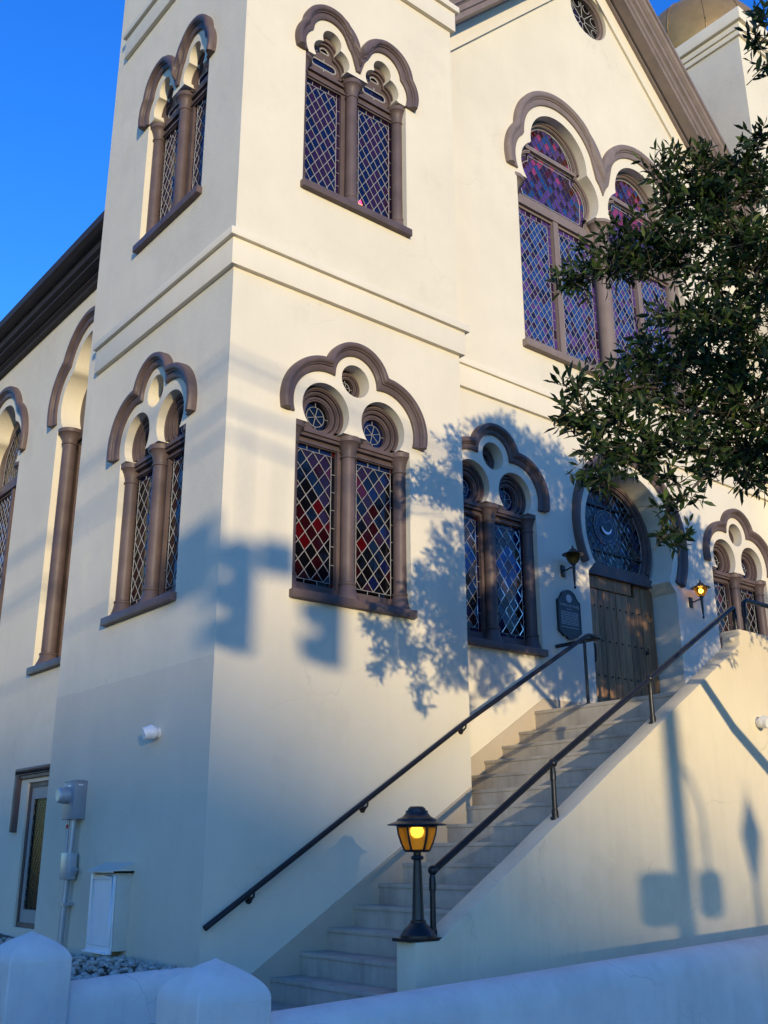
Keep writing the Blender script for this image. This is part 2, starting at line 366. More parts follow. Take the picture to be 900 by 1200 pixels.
def lattice(lat, pan, x0, x1, z0, z1, nx, nz, colour, y=0.205, border=0.05, single=None, shape=None, edge=None):
    """diamond leading between x0..x1, z0..z1; single collects whole diamonds as pieces of their own"""
    bx = border
    ix0, ix1, iz0, iz1 = x0 + bx, x1 - bx, z0 + bx, z1 - bx
    du, dz = (ix1 - ix0) / nx, (iz1 - iz0) / nz
    yl = y - 0.006
    # border strips
    nt = nz; nb = nx
    for k in range(nt + 1):
        z = iz0 + k * dz
        bar(lat, (x0, z), (ix0, z), yl); bar(lat, (ix1, z), (x1, z), yl)
        if k < nt:
            tiltface(pan, [(x0, z), (ix0, z), (ix0, z + dz), (x0, z + dz)], y, edge(0, k) if edge else BLACK)
            tiltface(pan, [(ix1, z), (x1, z), (x1, z + dz), (ix1, z + dz)], y, edge(1, k) if edge else BLACK)
    for k in range(nb + 1):
        x = ix0 + k * du
        bar(lat, (x, z0), (x, iz0), yl); bar(lat, (x, iz1), (x, z1), yl)
        if k < nb:
            tiltface(pan, [(x, z0), (x + du, z0), (x + du, iz0), (x, iz0)], y, edge(2, k) if edge else BLACK)
            tiltface(pan, [(x, iz1), (x + du, iz1), (x + du, z1), (x, z1)], y, edge(3, k) if edge else NAVY)
    for cxx in ((x0, ix0), (ix1, x1)):
        for czz in ((z0, iz0), (iz1, z1)):
            tiltface(pan, [(cxx[0], czz[0]), (cxx[1], czz[0]), (cxx[1], czz[1]), (cxx[0], czz[1])], y, RED if edge is None else edge(4, 0))
    for a, b in (((ix0, z0), (ix0, z1)), ((ix1, z0), (ix1, z1)), ((x0, iz0), (x1, iz0)), ((x0, iz1), (x1, iz1))): bar(lat, a, b, yl)
    # diamonds
    for j in range(-1, 2 * nz + 2):
        for i in range(-1, 2 * nx + 2):
            if (i + j) % 2: continue
            cx, cz = ix0 + i * du / 2, iz0 + j * dz / 2
            p = clip_rect([(cx - du / 2, cz), (cx, cz - dz / 2), (cx + du / 2, cz), (cx, cz + dz / 2)], ix0, ix1, iz0, iz1)
            if len(p) < 3: continue
            full = 0 < i < 2 * nx and 0 < j < 2 * nz
            mi = colour(i, j)
            if full and single is not None: single.append((cx, cz, du, dz, mi))
            else: tiltface(pan, p, y, mi)
    # leading lines, clipped
    L = nx * du + nz * dz
    for s in (1, -1):
        for k in range(-nz - 1, nx + nz + 2):
            # u/du - s*w/dz = k(+)
            pts = []
            for i in range(0, 2 * nx + 1):
                u = i / 2.0
                w = (u - k - 0.5) if s == 1 else (k + 0.5 - u)
                if -1e-6 <= w <= nz + 1e-6: pts.append((ix0 + u * du, iz0 + w * dz))
            # also crossings at top/bottom are at half steps, already included
            if len(pts) >= 2: bar(lat, pts[0], pts[-1], yl)

def disc_glass(pan, c, r, mi, y=0.205, n=28):
    tiltface(pan, arc(c, r, 0, 2 * PI * (n - 1) / n, n - 1), y, mi, 0.01)
def wheel(lat, pan, c, r, mi, y=0.205, spokes=6):
    disc_glass(pan, c, r, mi, y)
    q = arc(c, r * 0.68, 0, 2 * PI, 24)
    for a, b in zip(q, q[1:]): bar(lat, a, b, y - 0.006)
    for k in range(spokes):
        t = 2 * PI * k / spokes + 0.3
        bar(lat, c, (c[0] + r * 0.68 * math.cos(t), c[1] + r * 0.68 * math.sin(t)), y - 0.006)
    for k in range(4):
        t = PI / 2 * k
        bar(lat, (c[0] + r * 0.68 * math.cos(t), c[1] + r * 0.68 * math.sin(t)), (c[0] + r * math.cos(t), c[1] + r * math.sin(t)), y - 0.006)
def ring(mb, c, r0, r1, y0, y1, n=32, t0=0, t1=2 * PI):
    """raised moulded ring"""
    mid = (r0 + r1) / 2
    prof = [(r0, y1), (r0, y0 + 0.012), (r0 + 0.3 * (r1 - r0), y0 + 0.012), (r0 + 0.35 * (r1 - r0), y0), (r1 - 0.15 * (r1 - r0), y0), (r1, y0 + 0.01), (r1, y1)]
    rows = []
    for k in range(n + 1):
        t = t0 + (t1 - t0) * k / n
        rows.append([(c[0] + r * math.cos(t), y, c[1] + r * math.sin(t)) for r, y in prof])
    mb.grid(rows)
def column_mesh(name, zb, zt, r, m):
    k = r / 0.078
    prof = [(0.0, zb), (0.125 * k, zb), (0.125 * k, zb + 0.03), (0.118 * k, zb + 0.05), (0.100 * k, zb + 0.10), (0.084 * k, zb + 0.17), (0.092 * k, zb + 0.180), (0.094 * k, zb + 0.19), (0.092 * k, zb + 0.2), (0.078 * k, zb + 0.21),
            (0.076 * k, zt - 0.235), (0.088 * k, zt - 0.230), (0.091 * k, zt - 0.22), (0.088 * k, zt - 0.21), (0.078 * k, zt - 0.205), (0.082 * k, zt - 0.17), (0.098 * k, zt - 0.11), (0.122 * k, zt - 0.065), (0.136 * k, zt - 0.058), (0.138 * k, zt - 0.004), (0.0, zt - 0.004)]
    mb = MB(); mb.lathe(prof, (0, 0), 28); return mb.mesh(name, m, 40)

# ------------------------------------------------------------------ window shapes, in (u, z) about the window's axis
ZA0, ZA1 = 4.05, 5.86
def outline_A():
    h = math.sqrt(0.306 ** 2 - 0.2 ** 2); a = math.atan2(-0.2, h)
    pts = [(-0.77, ZA0), (0.77, ZA0), (0.77, ZA1)]
    pts += arc((0.39, 6.06), 0.306, a, PI - a, 30)
    pts += arc((-0.39, 6.06), 0.306, a, PI - a, 30)
    pts += [(-0.77, ZA1)]
    return pts
OC_A = arc((0, 6.51), 0.19, 0, 2 * PI * 31 / 32, 31)
ZB0, ZB1 = 8.75, 10.60
def tre(c):
    return star((c, ZB1), [(c - 0.11, 10.70, 0.155), (c + 0.11, 10.70, 0.155), (c, 10.92, 0.14), (c, 10.75, 0.15)], 40)
def outline_B(): return [(-0.77, ZB0), (0.77, ZB0), (0.77, ZB1 - 0.02)] + [(0.65, ZB1 - 0.02)] + tre(0.39) + tre(-0.39) + [(-0.65, ZB1 - 0.02), (-0.77, ZB1 - 0.02)]
ZC0, ZC1 = 8.44, 11.25
def archC(c, g=0.0): return star((c, ZC1), [(c - 0.42, 11.55, 0.48 + g), (c + 0.42, 11.55, 0.48 + g), (c, 12.05, 0.66 + g), (c, 11.6, 0.6 + g)], 60)
def outline_C(): return [(-2.04, ZC0), (2.04, ZC0), (2.04, ZC1)] + archC(1.02) + archC(-1.02) + [(-2.04, ZC1)]
ZD0, ZD1 = 4.05, 7.60
def archD(g=0.0): return star((0, ZD1), [(-0.43, 7.95, 0.50 + g), (0.43, 7.95, 0.50 + g), (0, 8.30, 0.58 + g), (0, 7.9, 0.5 + g)], 60)
def outline_D(): return [(-0.98, ZD0), (0.98, ZD0), (0.98, ZD1)] + archD() + [(-0.98, ZD1)]
def outline_door():
    h = math.sqrt(1.0 - 0.53 ** 2); a = math.atan2(-0.53, h)
    return [(-1.0, 3.20), (1.0, 3.20), (1.0, 5.27)] + arc((0, 5.95), 1.0, a, PI - a, 60) + [(-1.0, 5.27)]
OCUL = arc((0, 15.47), 0.47, 0, 2 * PI * 39 / 40, 39)
def basement(): return [(-0.70, 0.74), (0.70, 0.74), (0.70, 2.50), (-0.70, 2.50)]

# ------------------------------------------------------------------ ground
TW, TD = 3.175, 3.57                 # tower width and depth
NX, NY = 7.12, 0.63                  # axis and plane of the nave front
SX = 0.55                            # plane of the nave's side wall
mb = MB(); mb.face([(-700, -900, -0.02), (700, -900, -0.02), (700, 700, -0.02), (-700, 700, -0.02)])
tag(mb.obj('ground', M['asphalt'], smooth=0), kind='structure')
mb = MB(); mb.box(-7.5, 24, -6.8, 30, -0.3, 0.10)
mb.box(-7.65, 24, -6.95, -6.8, -0.3, 0.095); mb.box(-7.65, -7.5, -6.8, 30, -0.3, 0.095)
tag(mb.obj('pavement', M['pave'], smooth=0, bevel=0.01), kind='structure')
mb = MB(); n = 26; random.seed(5)
def bed(x0, x1, y0, y1):
    nx, ny = max(2, int((x1 - x0) * 13)), max(2, int((y1 - y0) * 8))
    mb.grid([[(x0 + (x1 - x0) * i / nx, y0 + (y1 - y0) * j / ny, 0.62 + 0.03 * math.sin(3 * (x0 + (x1 - x0) * i / nx) + 2.1 * (y0 + (y1 - y0) * j / ny)) + random.uniform(-0.012, 0.012)) for i in range(nx + 1)] for j in range(ny + 1)])
bed(-1.95, -0.72, -1.0, 0.05); bed(-1.95, 0.0, 0.05, 3.5); bed(-1.95, 0.5, 3.5, 8.0)
tag(mb.obj('gravel_bed', M['gravelbed']), kind='structure')

# ------------------------------------------------------------------ the building
church = empty('temple_building')
tag(church, 'cream stucco temple with brown trimmed arched windows, corner tower and gold dome', 'building')
def shift(loop, c): return [(p[0] + c, p[1]) for p in loop]
def face_with_holes(mb, outer, holes, depth):
    mb.poly([outer] + holes, 0.0)
    for h, d in zip(holes, depth): mb.walls(h, 0.0, d)
def to_left(mb, X=0.0):
    mb.v = [(X + v[1], -v[0], v[2]) for v in mb.v]; return mb
def merge_mb(a, b):
    i = len(a.v); a.v += b.v; a.f += [tuple(k + i for k in f) for f in b.f]; a.mi += b.mi
WC = 1.59                             # axis of the tower windows on both faces
ZT = 17.42
def tower(x0, holes):
    mb = MB()
    fr = MB(); hs_ = [shift(outline_A(), WC), shift(OC_A, WC), shift(outline_B(), WC)] if holes else []
    face_with_holes(fr, [(0, 0), (TW, 0), (TW, ZT), (0, ZT)], hs_, [0.26] * 3)
    lf = MB(); hl = [shift(outline_A(), -WC), shift(OC_A, -WC), shift(outline_B(), -WC)] if holes else []
    face_with_holes(lf, [(-TD, 0), (0, 0), (0, ZT), (-TD, ZT)], hl, [0.26] * 3)
    merge_mb(mb, fr); merge_mb(mb, to_left(lf))
    mb.face([(TW, 0, 0), (TW, TD, 0), (TW, TD, ZT), (TW, 0, ZT)]); mb.face([(0, TD, 0), (TW, TD, 0), (TW, TD, ZT), (0, TD, ZT)])
    mb.face([(0, 0, ZT), (TW, 0, ZT), (TW, TD, ZT), (0, TD, ZT)])
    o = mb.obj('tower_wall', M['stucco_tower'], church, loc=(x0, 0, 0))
    # string courses wrap the corner and stop short of the rear edge
    for (za, zb_, p) in ((7.335, 7.645, 0.055), (7.645, 7.735, 0.10), (12.245, 12.56, 0.055), (12.56, 12.655, 0.10)):
        L = 3.26
        lp = [(-p, L), (-p, -p), (TW + p, -p), (TW + p, 0.7), (TW - 0.02, 0.7), (TW - 0.02, 0.02), (0.02, 0.02), (0.02, L)]
        b = MB(); b.prism_z(lp, za, zb_); b.obj('string_course', M['stucco_trim'], o, bevel=0.008)
    for (za, zb_, p) in ((16.90, 17.02, 0.05), (17.02, 17.16, 0.09), (17.16, 17.44, 0.16)):
        b = MB(); b.box(-p, TW + p, -p, TD + p, za, zb_); b.obj('cornice', M['stucco_trim'], o, bevel=0.01)
    # dome
    d = MB(); cx, cy = TW / 2, TD / 2
    prof = [(1.38, 17.44), (1.40, 17.62), (1.47, 17.70), (1.50, 17.95)]
    prof += [(1.52 * math.cos(t) ** 0.9, 18.1 + 1.62 * math.sin(t)) for t in [PI / 2 * k / 16 for k in range(0, 16)]] + [(0.10, 19.73), (0.07, 19.95), (0.10, 20.05), (0.04, 20.15), (0.0, 20.5)]
    d.lathe(prof, (cx, cy), 40); dm = d.obj('dome', M['gold'], church, loc=(x0, 0, 0))
    for k in range(12):
        t = 2 * PI * k / 12 + 0.13; b = MB()
        pts = [(cx + (r + 0.004) * math.cos(t), cy + (r + 0.004) * math.sin(t), z) for r, z in prof[3:20]]
        b.tube(pts, 0.012, 6); b.obj('dome_seam', M['gold'], dm)
    return o
tw1 = tower(0.0, True)
tw2 = tower(11.07, False)

# nave front with gable
APEX = 16.55; SL = 1.03
fr = MB()
gl = [(3.0, 0), (11.24, 0), (11.24, APEX - SL * (11.24 - NX)), (NX, APEX), (3.0, APEX - SL * (NX - 3.0))]
WNL, WNR = 4.34, 9.90
holes = [shift(outline_A(), WNL), shift(OC_A, WNL), shift(outline_A(), WNR), shift(OC_A, WNR), shift(outline_C(), NX), shift(outline_door(), NX), shift(OCUL, NX + 0.03)]
face_with_holes(fr, gl, holes, [0.26, 0.26, 0.26, 0.26, 0.30, 0.50, 0.16])
fr.v = [(v[0], v[1] + NY, v[2]) for v in fr.v]
nave = fr.obj('nave_front_wall', M['stucco'], church)
for (za, zb_, p) in ((7.335, 7.645, 0.05), (7.645, 7.735, 0.085)):
    b = MB(); b.box(3.1, 11.2, NY - p, NY + 0.03, za, zb_); b.obj('string_course', M['stucco_trim'], nave, bevel=0.008)
def rake(prof, name, m, parent):
    """profile of (y, height of the line at the apex) run down both slopes"""
    b = MB()
    b.grid([[(3.02, y, r - SL * (NX - 3.02)) for y, r in prof], [(NX, y, r) for y, r in prof], [(11.22, y, r - SL * (11.22 - NX)) for y, r in prof]], close_u=True)
    return b.obj(name, m, parent, smooth=30)
rake([(NY + 0.03, 16.18), (NY - 0.045, 16.16), (NY - 0.05, 16.20), (NY - 0.05, 16.60), (NY + 0.03, 16.60)], 'frieze', M['stucco_trim'], nave)
rf = MB()
for sgn in (-1, 1):
    xe = NX + sgn * 7.0
    xm = NX + sgn * 3.97
    for A in ([(NX, 0.10, 17.18), (xm, 0.10, 17.18 - SL * 3.97), (xm, 24, 17.18 - SL * 3.97), (NX, 24, 17.18)],
              [(xm, 3.45, 17.18 - SL * 3.97), (xe, 3.45, 17.18 - SL * 7.0), (xe, 24, 17.18 - SL * 7.0), (xm, 24, 17.18 - SL * 3.97)]):
        rf.face(A); rf.face([(x, y, z - 0.06) for x, y, z in A])
roof = rf.obj('roof', M['roof'], church, smooth=0)
rake([(NY + 0.02, 16.551), (0.52, 16.551), (0.50, 16.60), (0.46, 16.60), (0.46, 16.552), (0.28, 16.552), (0.28, 16.66), (0.25, 16.68), (0.25, 16.79), (0.235, 16.80), (0.235, 16.815), (0.20, 16.83), (0.19, 16.94), (0.175, 16.945), (0.175, 16.96), (0.13, 17.0), (0.11, 17.06), (0.08, 17.07), (0.08, 17.15), (0.2, 17.24), (NY + 0.02, 17.24)], 'rake_cornice', M['brown_dull'], roof)

# nave side wall with tall windows and basement windows
WD = [4.95, 8.45, 11.95]
sw = MB(); hl = []; dp = []
for y in WD: hl += [shift(outline_D(), -y), shift(basement(), -y)]; dp += [0.45, 0.16]
face_with_holes(sw, [(-22, 0), (-3.3, 0), (-3.3, 9.75), (-22, 9.75)], hl, dp)
side = to_left(sw, SX).obj('nave_side_wall', M['stucco'], church)
b = MB()
pe = [(0.57, 9.58), (0.47, 9.58), (0.47, 9.63), (0.43, 9.66), (0.43, 9.70), (0.30, 9.72), (0.30, 9.76), (0.24, 9.79), (0.22, 9.86), (0.20, 9.865), (0.20, 9.885), (0.12, 9.885), (0.06, 9.93), (0.04, 10.02), (0.07, 10.04), (0.09, 9.96), (0.2, 10.1), (0.57, 10.4)]
b.grid([[(x, y, z) for x, z in pe] for y in (3.4, 12.0, 22.0)], close_u=True)
b.obj('eave_cornice', M['eave'], roof, smooth=30)

# ------------------------------------------------------------------ windows
HA_in = star((0, 5.93), mirror([(0.39, 6.06, 0.435)]) + [(0, 6.51, 0.29)], 110)
HA_out = star((0, 5.93), mirror([(0.39, 6.06, 0.590)]) + [(0, 6.51, 0.435)], 110)
HB_in = star((0, 10.56), mirror([(0.42, 10.93, 0.255), (0.50, 10.70, 0.285), (0.33, 10.76, 0.26)]) + [(0, 10.5, 0.17)], 130)
HB_out = star((0, 10.56), mirror([(0.43, 10.93, 0.41), (0.50, 10.70, 0.43)]) + [(0, 10.55, 0.29)], 130)
HC_in = star((0, 11.32), mirror([(0.60, 11.55, 0.63), (1.44, 11.55, 0.63), (1.02, 12.05, 0.83)]), 160)
HC_out = star((0, 11.32), mirror([(0.60, 11.55, 0.82), (1.44, 11.55, 0.85), (1.02, 12.05, 1.05)]), 160)
HD_in = star((0, 7.72), mirror([(0.43, 7.95, 0.64)]) + [(0, 8.30, 0.72)], 110)
HD_out = star((0, 7.72), mirror([(0.43, 7.95, 0.82)]) + [(0, 8.30, 0.90)], 110)
me_hoodA = hood_mesh('hood_mould', HA_in, HA_out, M['brown'])
me_hoodB = hood_mesh('hood_mould', HB_in, HB_out, M['brown'])
me_hoodC = hood_mesh('hood_mould', HC_in, HC_out, M['brown_dull'])
me_hoodD = hood_mesh('hood_mould', HD_in, HD_out, M['brown'])
me_colA = column_mesh('column', ZA0, ZA1, 0.078, M['brown'])
me_colB = column_mesh('column', ZB0, 10.58, 0.072, M['brown'])
me_colC = column_mesh('column', ZC0, ZC1, 0.13, M['brown_dull'])
me_colD = column_mesh('column', ZD0, ZD1, 0.105, M['brown'])
FY = 0.17
def rect(x0, x1, z0, z1): return [(x0, z0), (x1, z0), (x1, z1), (x0, z1)]
def sill_mesh(w, z0, z1, m=None, front=-0.07):
    b = MB(); b.box(-w, w, front, 0.2, z0, z1); return b.mesh('sill', m or M['brown'], 35, bevel=0.012)
LA = [(-0.70, -0.12), (0.12, 0.70)]; LZ = (4.19, 5.69)
def frame_A():
    b = MB()
    hs_ = [rect(a, c, *LZ) for a, c in LA] + [arc((s * 0.39, 6.045), 0.165, 0, 2 * PI * 27 / 28, 27) for s in (-1, 1)]
    b.poly([outline_A()] + hs_, FY)
    for h in hs_: b.walls(h, FY, FY + 0.05)
    oh = arc((0, 6.50), 0.095, 0, 2 * PI * 23 / 24, 23)
    b.poly([OC_A, oh], FY); b.walls(oh, FY, FY + 0.05)
    for s in (-1, 1):
        ring(b, (s * 0.39, 6.045), 0.165, 0.215, FY - 0.03, FY + 0.01)
        ring(b, (s * 0.39, 6.045), 0.225, 0.262, FY - 0.055, FY + 0.01)
        ring(b, (s * 0.39, 6.045), 0.268, 0.302, FY - 0.08, FY + 0.01, t0=-0.65, t1=PI + 0.65)
    ring(b, (0, 6.50), 0.095, 0.125, FY - 0.02, FY + 0.01, 24); ring(b, (0, 6.50), 0.13, 0.160, FY - 0.04, FY + 0.01, 24)
    b.box(-0.768, 0.768, FY - 0.075, FY - 0.002, 5.80, 5.845); b.box(-0.768, 0.768, FY - 0.05, FY - 0.002, 5.765, 5.80)
    b.box(-0.768, 0.768, FY - 0.02, FY - 0.002, 5.70, 5.72)
    for a, c in LA:
        b.box(a - 0.02, a, FY - 0.015, FY - 0.001, 4.17, 5.70); b.box(c, c + 0.02, FY - 0.015, FY - 0.001, 4.17, 5.70)
    b.box(-0.768, 0.768, FY - 0.03, FY - 0.001, 4.052, 4.10)
    return b.mesh('window', M['brown'], 35)
me_frameA = frame_A(); me_sillA = sill_mesh(0.80, 3.962, ZA0)
me_diamond = {}
def diamond(du, dz):
    k = (round(du, 3), round(dz, 3))
    if k not in me_diamond:
        b = MB(); q = 0.47; h = 0.004
        P = [(-du * q, 0), (0, -dz * q), (du * q, 0), (0, dz * q)]
        f0 = [(x, 0, z) for x, z in P]; f1 = [(x * 1.06, h, z * 1.06) for x, z in P]
        b.grid([f0, f1], close_u=True); b.face(f0); me = b.mesh('pane', G[0], 0); me_diamond[k] = me
    return me_diamond[k]
def put_panes(win, single, y):
    for (cx, cz, du, dz, mi) in single:
        o = link('pane', diamond(du, dz), win); o.location = (cx, y, cz)
        o.rotation_euler = (rng.gauss(0, 0.02), 0, rng.gauss(0, 0.02))
        o.material_slots[0].link = 'OBJECT'; o.material_slots[0].material = G[mi]
def colours_A(kind, light):
    r = random.Random(kind * 7 + light)
    def f(i, j):
        if kind == 0:
            if light == 0: return r.choice([BLACK, BLACK, PLUM, RED, PLUM, BLACK]) if j > 2 else r.choice([BLACK, PLUM])
            return r.choice([BLACK, NAVY, BLACK, BLACK, PLUM]) if i > 2 else r.choice([PLUM, PLUM, BLACK, BLACK, RED])
        if kind == 1: return r.choice([BLACK, PLUM, TAN, BLACK, PLUM])
        if kind == 2:
            if j < 5: return r.choice([BLACK, BLACK, NAVY, PLUM])
            d = abs(i - 3) + abs(j - 9) * 0.7  # blue and tan reflections put into the pane colours as rings
            return PURPLE if d < 0.8 else (BLUE if d < 2.4 else (TAN if d < 3.9 else NAVY))
        return r.choice([BLACK, PLUM, RED, BLACK])
    return f
def build_A(loc, rotz, kind, single_lights=()):
    w = link('window', me_frameA, church, loc=loc, rotz=rotz)
    link('sill', me_sillA, w); link('hood_mould', me_hoodA, w)
    for u in (-0.735, 0.0, 0.735): link('column', me_colA, w, loc=(u, 0.14 if u else 0.12, 0))
    pan = MB(); lat = MB()
    for k, (a, c) in enumerate(LA):
        single = [] if k in single_lights else None
        ed = (lambda t, q: NAVY if t < 4 else RED) if kind == 2 else (lambda t, q: RED if t == 4 else (NAVY if t == 3 else BLACK))
        lattice(lat, pan, a, c, LZ[0], LZ[1], 3, 7, colours_A(kind, k), single=single, edge=ed)
        if single: put_panes(w, single, 0.204)
    for s in (-1, 1): wheel(lat, pan, (s * 0.39, 6.045), 0.168, NAVY if s > 0 or kind == 2 else BLACK)
    wheel(lat, pan, (0, 6.50), 0.097, BLACK)
    tag(link('border_glass', pan.mesh('border_glass', G, 0, merge=0), w), kind='stuff')
    link('lead_lattice', lat.mesh('lead_lattice', M['lead'], 0, merge=0), w)
    return w
LEFT = -PI / 2
build_A((WC, 0, 0), 0, 0, (0, 1))
build_A((0, WC, 0), LEFT, 1, (0, 1))
build_A((WNL, NY, 0), 0, 2, (1,))
build_A((WNR, NY, 0), 0, 3)

LB = [(-0.70, -0.12), (0.12, 0.70)]; LBZ = (8.86, 10.38)
def frame_B():
    b = MB()
    hs_ = [rect(a, c, *LBZ) for a, c in LB]
    for s in (-1, 1):
        hs_ += [[(s * 0.39 + x, z) for x, z in arc((-0.13, 10.675), 0.052, PI / 2, 3 * PI / 2, 8) + arc((0.13, 10.675), 0.052, -PI / 2, PI / 2, 8)],
                [(s * 0.39 + x, z) for x, z in arc((0, 10.855), 0.075, 0, PI, 12)]]
    b.poly([outline_B()] + hs_, FY)
    for h in hs_: b.walls(h, FY, FY + 0.05)
    for s in (-1, 1):
        for e, y in ((0.01, 0.03), (0.045, 0.06)):
            q = star((s * 0.39, 10.56), [(s * 0.39 - 0.11, 10.66, 0.155 + e), (s * 0.39 + 0.11, 10.66, 0.155 + e), (s * 0.39, 10.86, 0.13 + e), (s * 0.39, 10.7, 0.15)], 40)
            q2 = [(s * 0.39 + (x - s * 0.39) * 0.86, 10.56 + (z - 10.56) * 0.90) for x, z in q]
            b.grid([[(p[0], FY, p[1]) for p in q], [(p[0], FY - y, p[1]) for p in q], [(p[0], FY - y, p[1]) for p in q2], [(p[0], FY, p[1]) for p in q2]])
    b.box(-0.768, 0.768, FY - 0.035, FY - 0.002, 10.49, 10.535); b.box(-0.768, 0.768, FY - 0.02, FY - 0.002, 10.40, 10.43)
    b.box(-0.768, 0.768, FY - 0.03, FY - 0.001, 8.752, 8.80)
    return b.mesh('window', M['brown'], 35)
me_frameB = frame_B(); me_sillB = sill_mesh(0.80, 8.655, ZB0)
def colours_B(light):
    r = random.Random(31 + light)
    def f(i, j):
        d = abs(i - 4) + min(abs(j - 4.5), abs(j - 11.5)) * 0.8
        q = r.random()
        return PURPLE if d < 2.4 and q < 0.8 else (NAVY if q < 0.72 else PURPLE)
    return f
def build_B(loc, rotz, single):
    w = link('window', me_frameB, church, loc=loc, rotz=rotz)
    link('sill', me_sillB, w); link('hood_mould', me_hoodB, w)
    for u in (-0.735, 0.0, 0.735): link('column', me_colB, w, loc=(u, 0.14 if u else 0.12, 0))
    pan = MB(); lat = MB()
    for k, (a, c) in enumerate(LB):
        sg = [] if single else None
        lattice(lat, pan, a, c, LBZ[0], LBZ[1], 4, 8, colours_B(k), single=sg, edge=lambda t, q: (NAVY if t > 2 else PURPLE) if (q + t) % 2 else PURPLE)
        if sg: put_panes(w, sg, 0.204)
    for s in (-1, 1):
        lp = [(s * 0.39 + x, z) for x, z in arc((-0.13, 10.675), 0.050, PI / 2, 3 * PI / 2, 8) + arc((0.13, 10.675), 0.050, -PI / 2, PI / 2, 8)]
        tiltface(pan, [(s * 0.39 + x, z) for x, z in rect(-0.19, 0.19, 10.62, 10.73)], FY + 0.012, NAVY)
        for a, c in zip(lp, lp[1:] + lp[:1]): bar(lat, a, c, FY - 0.001, 0.010)
        bar(lat, (s * 0.39, 10.725), (s * 0.39, 10.77), FY - 0.001, 0.008); bar(lat, (s * 0.39, 10.585), (s * 0.39, 10.625), FY - 0.001, 0.008)
        lp = [(s * 0.39 + x, z) for x, z in arc((0, 10.86), 0.068, 0, PI, 12)]
        tiltface(pan, [(s * 0.39 + x, z) for x, z in rect(-0.078, 0.078, 10.853, 10.932)], FY + 0.012, BLACK)
        for a, c in zip(lp, lp[1:] + lp[:1]): bar(lat, a, c, FY - 0.001, 0.010)
    tag(link('border_glass', pan.mesh('border_glass', G, 0, merge=0), w), kind='stuff')
    link('lead_lattice', lat.mesh('lead_lattice', M['lead'], 0, merge=0), w)
    return w
wb = build_B((WC, 0, 0), 0, True)
build_B((0, WC, 0), LEFT, False)
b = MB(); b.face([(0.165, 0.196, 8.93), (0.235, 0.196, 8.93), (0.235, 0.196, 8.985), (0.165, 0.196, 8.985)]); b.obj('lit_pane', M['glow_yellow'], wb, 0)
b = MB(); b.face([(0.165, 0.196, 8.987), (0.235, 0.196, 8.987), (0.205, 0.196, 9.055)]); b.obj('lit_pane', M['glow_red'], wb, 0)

# the large paired window of the nave
def frame_C():
    b = MB(); FC = 0.20; hs_ = []
    lights = []
    for c in (-1.02, 1.02):
        for a, e in ((c - 0.93, c - 0.06), (c + 0.06, c + 0.93)):
            lights.append((a, e)); hs_.append(rect(a, e, 8.62, 10.86))
        head = star((c, 11.10), [(c - 0.40, 11.52, 0.40), (c + 0.40, 11.52, 0.40), (c, 12.05, 0.575), (c, 11.6, 0.52), (c - 0.34, 11.3, 0.45), (c + 0.34, 11.3, 0.45)], 90)
        def cut(poly, z, up):
            q = clip_rect(poly, -9, 9, z if up else 0, 99 if up else z); return q
        hs_.append(cut(head, 12.0, False)); hs_.append(cut(head, 12.075, True))
    b.poly([outline_C()] + hs_, FC)
    for h in hs_: b.walls(h, FC, FC + 0.05)
    for c in (-1.02, 1.02):
        b.box(c - 0.98, c + 0.98, FC - 0.05, FC - 0.002, 10.90, 11.06)
        b.box(c - 0.055, c + 0.055, FC - 0.035, FC - 0.001, 8.60, 10.9)
        ring(b, (c, 12.05), 0.58, 0.615, FC - 0.03, FC + 0.01, 30, 0.0, PI); ring(b, (c, 12.05), 0.618, 0.65, FC - 0.06, FC + 0.01, 30, 0.0, PI)
        for s in (-1, 1):
            t0, t1 = (R(-40), R(75)) if s > 0 else (R(105), R(220))
            ring(b, (c + s * 0.40, 11.53), 0.415, 0.465, FC - 0.05, FC + 0.01, 20, t0, t1)
        b.box(c - 0.60, c + 0.60, FC - 0.03, FC - 0.002, 12.005, 12.07)
    b.box(-2.02, 2.02, FC - 0.04, FC - 0.002, 8.46, 8.54)
    return b.mesh('window', M['brown_dull'], 35), lights, hs_
me_frameC, LC, holesC = frame_C()
wc = link('window', me_frameC, church, loc=(NX, NY, 0))
link('sill', sill_mesh(2.10, 8.33, ZC0, M['brown_dull'], -0.09), wc); link('hood_mould', me_hoodC, wc)
for u in (-1.99, 0.0, 1.99): link('column', me_colC, wc, loc=(u, 0.21 if u else 0.13, 0))
pan = MB(); lat = MB()
rC = random.Random(77)
for k, (a, c) in enumerate(LC):
    lattice(lat, pan, a, c, 8.62, 10.86, 6, 13, lambda i, j: rC.choice([BLUE, BLUE, NAVY, VIOLET, PURPLE, BLUE]), y=0.235, border=0.075, edge=lambda t, q: VIOLET if rC.random() < 0.8 else PURPLE)
